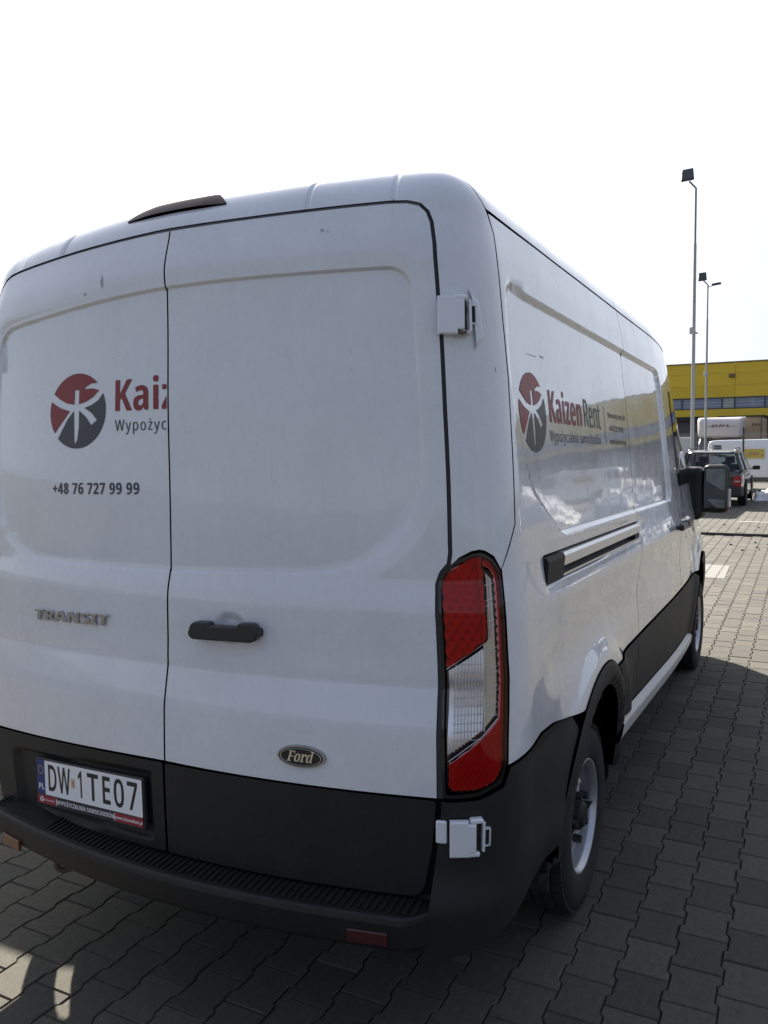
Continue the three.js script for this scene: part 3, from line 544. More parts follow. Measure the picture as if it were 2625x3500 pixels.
/* ---- tail lamps ---- */
function tailLamp(sg) {
  const m = P => sg > 0 ? P : mir(P), o = { du: .02, dv: .02, flange: .016, edge: .008 };
  const L = thingPart('tail_lamp', van);
  const outer = [[.866, 1.374], [.838, 1.340], [.828, 1.306], [.826, 1.234], [.825, 1.0], [.836, .748], [.848, .745], [.916, .753], [.977, .778], [.990, .806], [.994, .836], [.992, 1.073], [.994, 1.314], [.992, 1.345], [.972, 1.376], [.949, 1.392], [.933, 1.396], [.910, 1.392]];
  // hollow for the clear part
  const clear = [[.944, 1.352], [.966, 1.333], [.962, .960], [.924, .918], [.847, .848], [.838, 1.083], [.930, 1.152], [.938, 1.170]];
  part('lamp_housing', panel(m(outer), { ...o, off: -.024, flange: .008 }), M.gloss, L);
  part('lamp_rim', panel(m([...outer, outer[0], ...[...outer.map((p, i) => [p[0] + (.912 - p[0]) * .085, p[1] + (1.07 - p[1]) * .032])].slice(0, 1), ...outer.map((p, i) => [p[0] + (.912 - p[0]) * .085, p[1] + (1.07 - p[1]) * .032]).slice(1).reverse()]), { ...o, off: -.002, flange: .022 }), M.gloss, L);
  const rimPoly = (P, k) => { let x = 0, y = 0; for (const p of P) { x += p[0]; y += p[1]; } x /= P.length; y /= P.length; return P.map(p => [p[0] + (x - p[0]) * k, p[1] + (y - p[1]) * k]); };
  const upper = roundPoly([[.842, 1.334, .02], [.908, 1.385, .03], [.938, 1.389, .012], [.937, 1.168, .014], [.838, 1.092, .006], [.838, 1.30, .02]], 4);
  const lower = roundPoly([[.847, .838, .005], [.925, .908, .005], [.967, .952, .005], [.972, 1.325, .01], [.966, 1.344, .006], [.942, 1.364, .004], [.942, 1.384, .006], [.966, 1.372, .01], [.987, 1.342, .012], [.989, .83, .03], [.968, .786, .03], [.915, .768, .02], [.848, .766, .012]], 4);
  part('red_lens', panel(m(upper), { ...o, off: .004, flange: .003, denseU: [[.915, .03, .004]] }), M.redPane, L);
  part('red_lens', panel(m(lower), { ...o, off: .004, flange: .003 }), M.redPane, L);
  // faceted reflectors behind the red lenses
  const fac = (a, b, c) => (u, v) => { const p = Sd(u, v), n = nrm(u, v), w = c * Math.cos(Math.abs(u) * 6.283 / a) * Math.cos(v * 6.283 / b); return [p[0] + n.x * w, p[1] + n.y * w, p[2] + n.z * w]; };
  const ro2 = { ...o, off: -.010, flange: .01, du: .003, dv: .005 };
  part('red_reflector', panel(m(upper), { ...ro2, f: fac(.024, .040, .0022) }), M.facet, L);
  part('red_reflector', panel(m(lower), { ...ro2, f: fac(.014, .022, .0007) }), M.facet, L);
  // brighter vertical light guide inside the upper lens
  part('light_guide', panel(m([[.924, 1.366], [.933, 1.366], [.9345, 1.175], [.926, 1.168]]), { ...o, off: -.004, flange: .001 }), M.facet, L);
  part('reflector_bowl', panel(m([[.845, .862], [.922, .929], [.923, 1.142], [.843, 1.084]]), { ...o, off: -.006, flange: 0, f: (u, v) => { const p = Sd(u, v), n = nrm(u, v), w = -.007 * Math.cos((Math.abs(u) - .887) * 38) - .003 * Math.cos((v - .98) * 30); return [p[0] + n.x * w, p[1] + n.y * w, p[2] + n.z * w]; }, du: .006, dv: .01 }), std(lin(.86, .88, .92), .28, .85), L);
  part('side_strip', panel(m([[.926, .930], [.958, .968], [.962, 1.325], [.946, 1.342], [.940, 1.165], [.927, 1.150]]), { ...o, off: -.007, flange: 0 }), std(lin(.62, .55, .40), .4, .1), L);
  const ribs = [], ribs2 = [];
  const strip = (u0, v0, u1, v1, r) => { const a = S(u0, v0), b = S(u1, v1), n = nrm((u0 + u1) / 2, (v0 + v1) / 2); const k = -.0035 + disp(u0, v0); return bar(V3(a[0] + n.x * k, a[1] + n.y * k, a[2] + n.z * k), V3(b[0] + n.x * k, b[1] + n.y * k, b[2] + n.z * k), r, 5); };
  for (const [v, r] of [[1.31, .0015], [1.27, .0015], [1.255, .0015], [1.215, .0015], [1.20, .001], [1.14, .001], [1.13, .001], [1.09, .001], [1.078, .001], [1.04, .001], [1.028, .001], [.995, .001], [.983, .001], [.962, .001]]) ribs.push(strip(.929, v - .004, .961, v + .004, r));
  ribs.push(strip(.9265, .925, .9275, 1.16, .0018), strip(.955, 1.33, .952, 1.17, .0014), strip(.9475, 1.33, .9455, 1.17, .0012));
  for (let u = .858; u < .92; u += .0075) ribs2.push(strip(u, .862 + (u - .847) * .9, u, 1.085 + (u - .84) * .72, .0013));
  for (let v = .90; v < 1.10; v += .022) ribs2.push(strip(.854, v, .921, v + .004, .0009));
  part('lens_flutes', ribs, std(lin(.8, .8, .78), .3, .3), L); part('lens_flutes', ribs2, M.chrome, L);
  part('trim_edge', strip(.847, .845, .925, .913, .002), M.chrome, L); part('trim_edge', strip(.925, .913, .963, .955, .002), M.chrome, L); part('trim_edge', strip(.838, 1.087, .93, 1.158, .002), M.chrome, L);
  part('clear_lens', panel(m(clear), { ...o, off: .003, flange: 0 }), M.clear, L);
  return L;
}
{
  const a = tailLamp(1);
  // the left lamp is the same lamp turned over
  const b = thingPart('tail_lamp', van); b.scale.x = -1; for (const c of a.children) b.add(c.clone());
}
/* high brake light in the header */
{
  const P = roundPoly([[-.215, 2.385, .012], [-.14, 2.462, .05], [.14, 2.462, .05], [.215, 2.385, .012]]);
  const f = (u, v) => { const p = S(u, v), n = nrm(u, v), d = .010 - .006 * sstep(.1, .21, Math.abs(u)); return [p[0] + n.x * d, p[1] + n.y * d, p[2] + n.z * d]; };
  part('high_brake_light', panel(P, { f, du: .02, dv: .01, flange: .02 }), std(lin(.045, .012, .012), .55), van);
}
/* ---- hinges ---- */
function hinge(u, v, sg, low) {
  const H = thingPart('door_hinge', van);
  const put = (g, uu, vv, off) => { onBody(g, uu, vv, off); if (sg < 0) { g.scale(-1.085, 1, 1); const ix = g.index ? g.toNonIndexed() : g; const p = ix.attributes.position, n = ix.attributes.normal; for (let i = 0; i < p.count; i += 3) { for (const at of [p, n]) { const a = [at.getX(i + 1), at.getY(i + 1), at.getZ(i + 1)]; at.setXYZ(i + 1, at.getX(i + 2), at.getY(i + 2), at.getZ(i + 2)); at.setXYZ(i + 2, ...a); } } return ix; } return g; };
  const ext = (P, d, b = .002) => new THREE.ExtrudeGeometry(new THREE.Shape(P.map(p => new THREE.Vector2(...p))), { depth: d, bevelEnabled: true, bevelSize: b, bevelThickness: b, bevelSegments: 2 });
  part('hinge_leaf', put(ext([[-.034, -.046], [.010, -.046], [.010, -.034], [.028, -.034], [.028, .036], [.008, .036], [.008, .044], [-.034, .044]], .012, .004), u, v, .014), M.paint2, H);
  part('hinge_gap', put(ext([[.026, -.032], [.040, -.036], [.038, .0], [.041, .012], [.037, .040], [.024, .040]], .004, .0005), u, v, .012), M.seam, H);
  part('hinge_knuckle', put(rbox(.036, .014, .022, .006, 0, 0, 0, 3), u + .024, v + .046, .016), M.paint2, H);
  part('hinge_knuckle', put(rbox(.034, .014, .022, .006, 0, 0, 0, 3), u + .024, v - .045, .016), low ? M.paint2 : M.dirtyPaint, H);
  part('hinge_plate', put(rbox(.008, .084, .020, .003), u + .043, v, .012), M.paint2, H);
  const k = low ? -.004 : .004;
  part('stop_bracket', put(merge([box(.014, .003, .010, 0, .0235, 0), box(.014, .003, .010, 0, -.0235, 0), box(.003, .05, .010, .0065, 0, 0)]), u + .054, v + k, .012), M.paint2, H);
  part('stop_hole', put(box(.011, .043, .004), u + .0535, v + k, .010), M.seam, H);
  if (!low) { part('rust_stain', put(ext([[.0, 0], [.012, -.003], [.024, .001], [.027, .009], [.014, .006], [.006, .010]], .0015, .0003), u + .006, v - .049, .0262), M.rust, H, 'rusty lower corner of the hinge'); }
  else part('hinge_arm', put(rbox(.03, .062, .012, .005, 0, 0, 0), u - .046, v + .010, .010), M.paint2, H);
}
hinge(.910, 2.014, 1, false); hinge(.910, 2.014, -1, false); hinge(.884, .650, 1, true); hinge(.884, .650, -1, true);
/* raised guard beside the upper hinge */
{
  for (const sg of [1, -1]) {
    const f = (u, v) => { const a = Math.abs(u), p = S(u, v), n = nrm(u, v); const e = sdPoly([[.960, 2.100], [1.000, 2.055], [1.002, 1.960], [.962, 1.915], [.945, 1.95], [.945, 2.06]], a, v); const d = -.004 + .015 * (1 - sstep(-.016, .0, e)); return [p[0] + n.x * d, p[1] + n.y * d, p[2] + n.z * d]; };
    const P = [[.962, 2.104], [1.005, 2.057], [1.007, 1.957], [.964, 1.910], [.966, 1.95], [.966, 2.06]];
    part('hinge_guard', panel(sg > 0 ? P : mir(P), { f, du: .006, dv: .008, flange: 0 }), M.paint, van);
  }
}
/* ---- pull handle, badges ---- */
{
  const sh = new THREE.Shape(); const P = roundPoly([[-.110, -.010, .012], [-.098, .022, .016], [-.045, .022, .006], [-.040, .012, .006], [.055, .014, .006], [.060, .024, .006], [.105, .026, .018], [.117, -.002, .016], [.100, -.020, .02], [-.10, -.020, .02]], 5); sh.setFromPoints(P.map(p => new THREE.Vector2(...p)));
  const g = new THREE.ExtrudeGeometry(sh, { depth: .020, bevelEnabled: true, bevelSize: .005, bevelThickness: .006, bevelSegments: 4, curveSegments: 8 }); g.rotateZ(.02);
  part('door_handle', onBody(g, .214, 1.156, .026), M.plasticSmooth, rearDoor);
  for (const x of [-.098, .102]) part('handle_mount', onBody(rbox(.03, .024, .04, .006, x, x > 0 ? .003 : 0, 0), .214, 1.156, .012), M.plasticSmooth, rearDoor);
  const oval = new THREE.CylinderGeometry(1, 1.03, .010, 48).rotateX(Math.PI / 2).scale(.071, .0305, 1), O = [.455, .827];
  const badge = thingPart('oval_badge', rearDoor);
  part('badge_rim', onBody(merge([oval]), O[0], O[1], .004), M.badge, badge);
  part('badge_face', onBody(new THREE.CylinderGeometry(1, 1, .004, 48).rotateX(Math.PI / 2).scale(.0655, .0268, 1), O[0], O[1], .0085), phys(lin(.012, .011, .010), .5, { clearcoat: .15 }), badge);
  const ring = new THREE.TorusGeometry(1, .022, 6, 60).scale(.0605, .0235, .03); part('badge_ring', onBody(ring, O[0], O[1], .0105), M.chrome, badge);
  const T = textShapes(fSerif, 'Ford', .030, .80, -.0010), tg = [];
  for (const [s, x] of T.out) { const e = new THREE.ExtrudeGeometry(s, { depth: .0012, bevelEnabled: false, curveSegments: 5 }); e.applyMatrix4(new THREE.Matrix4().set(.80, .30, 0, x - T.w / 2 - .004, 0, 1, 0, -.013, 0, 0, 1, 0, 0, 0, 0, 1)); tg.push(e); }
  part('badge_script', onBody(merge(tg), O[0], O[1], .0105), M.chrome, badge, 'silver script reading Ford');
  // model lettering on the left door
  const R2 = textShapes(fBold, 'TRANSIT', .034, 1, 0), k = .385 / R2.w, lg = [];
  for (const [s, x] of R2.out) { const e = new THREE.ExtrudeGeometry(s, { depth: .004, bevelEnabled: true, bevelSize: .0008, bevelThickness: .001, bevelSegments: 1, curveSegments: 4 }); e.applyMatrix4(new THREE.Matrix4().set(k, .12, 0, x * k - .193, 0, 1, 0, -.016, 0, 0, 1, 0, 0, 0, 0, 1)); lg.push(e); }
  const tr2 = merge(lg); tr2.rotateZ(.045); part('model_lettering', onBody(tr2, -.396, 1.140, .002), M.badge, rearDoor2, 'silver letters reading TRANSIT');
}
/* ---- rental company lettering ---- */
function discLogo(u0, v0, rx, ry, parent) {
  const pt = (px, py) => [(px - 512) / 166, -(py - 373) / 239];
  const ar = (a0, a1, n = 22) => Array.from({ length: n + 1 }, (_, i) => { const a = a0 + (a1 - a0) * i / n; return [Math.cos(a), Math.sin(a)]; });
  const ang = (px, py) => { const p = pt(px, py); return Math.atan2(p[1], p[0]); };
  const redTop = [...ar(ang(372, 258), ang(632, 203)), pt(595, 206), pt(568, 220), pt(553, 238), pt(600, 237), pt(640, 251), pt(606, 292), pt(566, 318), pt(525, 331), pt(525, 240), pt(497, 240), pt(497, 332), pt(450, 320), pt(408, 292)];
  const redLeft = [...ar(ang(355, 305), ang(372, 515) + 2 * Math.PI, 14), pt(432, 428), pt(470, 373), pt(410, 348), pt(378, 325)];
  const grey = [...ar(ang(394, 553) + 2 * Math.PI, ang(664, 272) + 2 * Math.PI, 30), pt(636, 314), pt(600, 340), pt(558, 357), pt(600, 392), pt(630, 437), pt(597, 468), pt(566, 414), pt(527, 372), pt(526, 480), pt(516, 560), pt(503, 586), pt(498, 560), pt(495, 372), pt(458, 424), pt(424, 492)];
  const G = thingPart('disc_emblem', parent), mk = P => panel(P.map(p => [u0 + p[0] * rx, v0 + p[1] * ry]), { du: .03, dv: .03, off: .0014, flange: 0, edge: .012 });
  part('emblem_red', [mk(redTop), mk(redLeft)], M.vinylRed, G); part('emblem_grey', mk(grey), M.vinylGrey, G);
}
discLogo(-.390, 1.805, .136, .121, rearDoor2);
discLogo(1.322, 1.784, .135, .120, van);
{
  const L2 = (geo, m, parent, label) => part('lettering', geo, m, parent, label);
  L2(vinyl(textShapes(fBold, 'Kaizen', .096, .98), -.224, 1.797, { clip: -.0055 }), M.vinylRed, rearDoor2, 'red letters cut off by the door edge, reading Kaiz');
  L2(vinyl(fitText(fReg, 'Wypożyc', .034, .208, .004), -.214, 1.736, { clip: -.0055 }), M.vinylGrey, rearDoor2, 'grey letters cut off by the door edge, reading Wypożyc');
  L2(vinyl(fitText(fBold, '+48 76 727 99 99', .036, .397, .002), -.512, 1.536, { slope: .015 }), M.vinylGrey, rearDoor2, 'phone number in grey figures');
  const K = fitText(fBold, 'Kaizen', .104, .452), Rr = fitText(fReg, 'Rent', .104, .285);
  L2(vinyl(K, 1.487, 1.762), M.vinylRed, van, 'red letters reading Kaizen'); L2(vinyl(Rr, 1.955, 1.762), M.vinylGrey, van, 'grey letters reading Rent');
  L2(vinyl(fitText(fReg, 'Wypożyczalnia samochodów', .036, .735, .003), 1.482, 1.700), M.vinylGrey, van, 'grey letters reading Wypożyczalnia samochodów');
  L2(panel([[2.311, 1.70], [2.317, 1.70], [2.317, 1.858], [2.311, 1.858]], { off: .0014, flange: 0 }), M.vinylGrey, van, 'thin grey divider line');
  L2(merge([vinyl(fitText(fBold, 'Rezerwacje net 24h', .022, .365), 2.385, 1.815), vinyl(fitText(fBold, '+48 76 727 99 99', .022, .30), 2.385, 1.760), vinyl(fitText(fBold, 'www.kaizenrent.pl', .022, .35), 2.385, 1.705)]), M.vinylGrey, van, 'three short lines of small grey print');
}
/* ---- sliding door rail ---- */
{
  const rail = thingPart('sliding_rail', van);
  const sweep = (P, u0, u1, n = 30) => { const pos = []; const at = (i, k) => { const u = u0 + (u1 - u0) * i / n, [y, o] = P[k], w = plan(u, 1.31); return [w[0] + o, 1.31 + y, w[1]]; }; for (let i = 0; i < n; i++) for (let k = 0; k < P.length; k++) { const k2 = (k + 1) % P.length, a = at(i, k), b = at(i + 1, k), c = at(i + 1, k2), d = at(i, k2); pos.push(...a, ...c, ...b, ...a, ...d, ...c); } for (const i of [0, n]) for (let k = 1; k < P.length - 1; k++) pos.push(...at(i, 0), ...at(i, k), ...at(i, k + 1)); const g = new THREE.BufferGeometry(); g.setAttribute('position', new THREE.Float32BufferAttribute(pos, 3)); g.computeVertexNormals(); return g; };
  part('rail_top', sweep([[.033, -.024], [.033, -.004], [.024, .006], [-.006, .007], [-.006, .002], [.014, -.004], [.014, -.024]], 1.47, 2.81), M.alu, rail, 'bright aluminium rail');
  part('rail_lip', sweep([[-.032, -.026], [-.032, .004], [-.039, .004], [-.039, -.026]], 1.44, 2.81), M.alu, rail);
  part('rail_channel', sweep([[.038, -.028], [-.040, -.028], [-.040, -.0255], [.038, -.0255]], 1.30, 2.82), M.seam, rail);
  part('rail_end_cap', sweep([[.036, -.02], [.036, .004], [.024, .010], [-.044, .005], [-.044, -.02]], 1.288, 1.475, 6), M.plastic, rail, 'black plastic cap at the rail end');
  part('rail_stop', sweep([[-.004, -.02], [-.004, .006], [-.028, .006], [-.028, -.02]], 2.70, 2.80, 2), M.plastic, rail);
}
/* ---- side handles ---- */
for (const [u0, u1, par] of [[3.93, 4.17, slideDoor], [4.24, 4.48, frontDoor]]) {
  const c = (u0 + u1) / 2; part('side_handle', onBody(rbox(u1 - u0, .038, .030, .012, 0, 0, 0, 3), c, 1.235, .03), M.plasticSmooth, par);
  for (const x of [-.085, .085]) part('handle_mount', onBody(rbox(.05, .026, .04, .008, x, 0, 0), c, 1.235, .012), M.plasticSmooth, par);
}
/* ---- door mirrors ---- */
for (const sg of [1, -1]) {
  const G = thingPart('door_mirror', van), X = x => sg * x;
  const housing = rbox(.175, .345, .14, .045, 0, 0, 0, 5); { const p = housing.attributes.position; for (let i = 0; i < p.count; i++) { const z = p.getZ(i), k = z < 0 ? 1 + z * 2.2 : 1; p.setX(i, p.getX(i) * k); p.setY(i, p.getY(i) * (z < 0 ? 1 + z * 1.4 : 1) + (z < 0 ? z * .05 : 0)); } housing.computeVertexNormals(); }
  part('mirror_housing', housing.translate(X(1.112), 1.425, -4.37), M.plastic, G);
  part('mirror_frame', rbox(.158, .30, .012, .005, X(1.112), 1.432, -4.30, 3), M.gloss, G);
  const g1 = rbox(.130, .190, .006, .003, 0, 0, 0), g2 = rbox(.130, .062, .006, .003, 0, 0, 0);
  part('mirror_glass', g1.rotateY(sg * -.10).rotateX(.16).translate(X(1.112), 1.470, -4.293), M.mirror, G); part('mirror_glass', g2.rotateY(sg * -.2).rotateX(.2).translate(X(1.112), 1.322, -4.292), M.mirror, G, 'small wide-angle mirror glass');
  part('mirror_arm', [rbox(.12, .09, .10, .02, X(1.00), 1.30, -4.36, 3), rbox(.15, .38, .30, .05, X(.955), 1.39, -4.42, 4)], M.plastic, G);
  part('side_indicator', rbox(.022, .13, .06, .008, X(1.198), 1.36, -4.345, 3), phys(lin(.62, .58, .55), .2, { clearcoat: 1 }), G, 'pale indicator lens on the mirror edge');
}
/* ---- wheels ---- */
function wheel(name, r, sg) {
  const W = new THREE.Group(); W.name = name;
  const lathe = (P, n = 48) => new THREE.LatheGeometry(P.map(p => new THREE.Vector2(p[0], p[1])), n).rotateZ(-Math.PI / 2); // axis -> +x
  const tw = .112, k = r / .345;
  const prof = [[.206, .088], [.216, .104], [.235, .112], [.27, .118], [.305, .113], [.328, .102], [.341, .085], [.345, .05], [.345, -.05], [.341, -.085], [.328, -.102], [.27, -.116], [.216, -.1], [.206, -.088]].map(p => [p[0] * k, p[1]]);
  const tyre = part('tyre', lathe(prof, 64), M.rubber, W);
  const blocks = []; for (let i = 0; i < 44; i++) { const a = i / 44 * Math.PI * 2; for (const [x, w] of [[-.084, .036], [-.040, .030], [0, .030], [.040, .030], [.084, .036]]) { const b = box(w, .012, .036 * k).translate(x, (Math.abs(x) > .07 ? .341 : .346) * k, 0); b.rotateX(a + (x === 0 || Math.abs(x) > .07 ? 0 : .07)); blocks.push(b); } }
  part('tread_blocks', blocks, M.rubber, tyre);
  const rim = part('rim', lathe([[.216, .098], [.212, .104], [.204, .100], [.200, .086], [.192, .080], [.190, .02], [.198, -.08], [.208, -.09], [.214, -.095]].map(p => [p[0] * k, p[1]]), 56), M.steel, W);
  // pressed steel disc with slots
  const sh = new THREE.Shape(); sh.absarc(0, 0, .192 * k, 0, Math.PI * 2); const hub = new THREE.Path(); hub.absarc(0, 0, .066 * k, 0, Math.PI * 2, true); sh.holes.push(hub);
  for (let i = 0; i < 8; i++) { const a = i / 8 * Math.PI * 2, h = new THREE.Path(); h.absellipse(Math.cos(a) * .150 * k, Math.sin(a) * .150 * k, .020 * k, .032 * k, 0, Math.PI * 2, true, a); sh.holes.push(h); }
  const disc = new THREE.ExtrudeGeometry(sh, { depth: .006, bevelEnabled: true, bevelSize: .003, bevelThickness: .003, bevelSegments: 2, curveSegments: 28 });
  { const p = disc.attributes.position; for (let i = 0; i < p.count; i++) { const q = Math.hypot(p.getX(i), p.getY(i)) / k; p.setZ(i, p.getZ(i) + .055 * sstep(.19, .10, q) * (q > .07 ? 1 : 1) - .012 * sstep(.10, .066, q)); } disc.computeVertexNormals(); }
  part('wheel_disc', disc.rotateY(Math.PI / 2).translate(.018, 0, 0), M.steel, W);
  part('hub', [cyl(.056 * k, .066 * k, .075, 24).rotateZ(-Math.PI / 2).translate(.055, 0, 0), cyl(.038 * k, .052 * k, .014, 24).rotateZ(-Math.PI / 2).translate(.099, 0, 0)], M.plastic, W);
  for (let i = 0; i < 5; i++) { const a = i / 5 * Math.PI * 2 + .3; part('wheel_nut', cyl(.014, .016, .032, 6).rotateZ(-Math.PI / 2).translate(.082, Math.cos(a) * .088 * k, Math.sin(a) * .088 * k), M.plasticSmooth, W); }
  part('brake_drum', cyl(.165 * k, .165 * k, .08, 28).rotateZ(Math.PI / 2).translate(-.04, 0, 0), M.rust, W);
  if (sg < 0) W.rotation.y = Math.PI;
  van.add(W); return W;
}
for (const sg of [1, -1]) {
  wheel('rear_wheel', .340, sg).position.set(sg * .865, .2955, -1.085);
  wheel('front_wheel', .340, sg).position.set(sg * .865, .3795, -4.69);
  if (sg > 0) part('mudflap', rbox(.18, .24, .012, .004, sg * .865, .325, -.64), M.rubber, van);
  // wheel housings
  for (const [A, z, r, y] of [[AR, -1.05, .52, .295], [AF, -4.69, .48, .385]]) { const g = new THREE.CylinderGeometry(r, r, .34, 24, 1, true, -Math.PI / 2 - .1, Math.PI + .2).rotateZ(Math.PI / 2); g.rotateX(0); const h = new THREE.CylinderGeometry(r, r, .34, 30, 1, true, 0, Math.PI * 2).rotateZ(Math.PI / 2); const p = h.attributes.position; for (let i = 0; i < p.count; i++) if (p.getY(i) < -.02) p.setY(i, -.02); part('wheel_housing', [h.translate(sg * .785, y, z)], M.liner, van); }
}
/* ---- underside ---- */
part('floor_pan', [box(1.74, .05, 4.75, 0, .455, -2.55), box(.09, .12, 4.9, .42, .40, -2.5), box(.09, .12, 4.9, -.42, .40, -2.5)], M.liner, van);
part('rear_axle', [bar(V3(-.75, .30, -1.085), V3(.75, .30, -1.085), .045, 12), new THREE.SphereGeometry(.13, 16, 12).translate(0, .30, -1.085), box(.07, .03, 1.3, .46, .345, -1.05), box(.07, .03, 1.3, -.46, .345, -1.05), bar(V3(0, .31, -1.1), V3(0, .36, -3.9), .035, 10)], M.liner, van);
part('silencer', [new THREE.CapsuleGeometry(.09, .5, 6, 14).rotateX(Math.PI / 2).translate(-.62, .34, -2.3), bar(V3(-.62, .33, -2.0), V3(-.62, .33, -1.6), .03)], M.liner, van);
part('fuel_tank', rbox(.5, .2, 1.0, .05, .55, .36, -3.0), M.liner, van);

/* small smudges and scrapes on the paint */
{
  const blot = (u, v, w, h, par, seedv) => { const P = []; for (let i = 0; i < 18; i++) { const a = i / 18 * Math.PI * 2, r = .6 + .4 * noise2(seedv + i * .9, seedv); P.push([u + Math.cos(a) * w * r, v + Math.sin(a) * h * r]); } part('smudge', panel(P, { du: .01, dv: .01, off: .0008, flange: 0, edge: .004 }), M.smudge, par); };
  blot(-.268, 2.205, .009, .026, rearDoor2, 1); blot(-.262, 2.19, .007, .014, rearDoor2, 8); blot(-.345, 2.172, .010, .006, rearDoor2, 3);
  blot(.575, 2.262, .009, .007, rearDoor, 5); blot(.595, 2.256, .005, .004, rearDoor, 9);
  blot(1.36, 1.960, .085, .0022, van, 4); blot(1.47, 1.966, .03, .005, van, 6); blot(1.028, 1.88, .002, .012, van, 12);
}

/* ================= BEYOND THE VAN ================= */
// loft of rounded-rectangle rings along z: stations [z, halfWidthBottom, halfWidthTop, y0, y1, radius]
function loft(st, n = 6, caps = true) {
  const ring = ([z, b, t, y0, y1, r]) => { const P = roundPoly([[-b, y0, r], [b, y0, r], [t, y1, r], [-t, y1, r]], n); return P.map(p => [p[0], p[1], z]); };
  const R = st.map(ring), pos = [], N = R[0].length;
  for (let i = 0; i < R.length - 1; i++) for (let k = 0; k < N; k++) { const a = R[i][k], b = R[i][(k + 1) % N], c = R[i + 1][(k + 1) % N], d = R[i + 1][k]; pos.push(...a, ...c, ...b, ...a, ...d, ...c); }
  if (caps) for (const [r, s] of [[R[0], 1], [R[R.length - 1], -1]]) for (let k = 1; k < N - 1; k++) s > 0 ? pos.push(...r[0], ...r[k], ...r[k + 1]) : pos.push(...r[0], ...r[k + 1], ...r[k]);
  let g = new THREE.BufferGeometry(); g.setAttribute('position', new THREE.Float32BufferAttribute(pos, 3)); g = mergeVertices(g, 1e-4); g.computeVertexNormals(); return g;
}
function quad(a, b, c, d) { const g = new THREE.BufferGeometry(); g.setAttribute('position', new THREE.Float32BufferAttribute([...a, ...b, ...c, ...a, ...c, ...d], 3)); g.computeVertexNormals(); return g; }
function carWheel(x, r, z, parent, w = .2) {
  const W = thingPart('wheel', parent); W.position.set(x, r, z);
  const P = [[.6, -.45], [.66, -.5], [.85, -.52], [.97, -.44], [1, -.3], [1, .3], [.97, .44], [.85, .52], [.66, .5], [.6, .45]].map(p => new THREE.Vector2(p[0] * r, p[1] * w));
  part('tyre', new THREE.LatheGeometry(P, 32).rotateZ(Math.PI / 2), M.rubber, W);
  part('rim', [cyl(.62 * r, .62 * r, w * .7, 24).rotateZ(Math.PI / 2), cyl(.2 * r, .2 * r, w * .85, 12).rotateZ(Math.PI / 2)], M.steel, W);
}
const tint = phys(lin(.55, .60, .60), .02, { transmission: 1, thickness: 0, ior: 1.45 });
const tintDark = phys(lin(.30, .34, .35), .02, { transmission: 1, thickness: 0, ior: 1.45 });
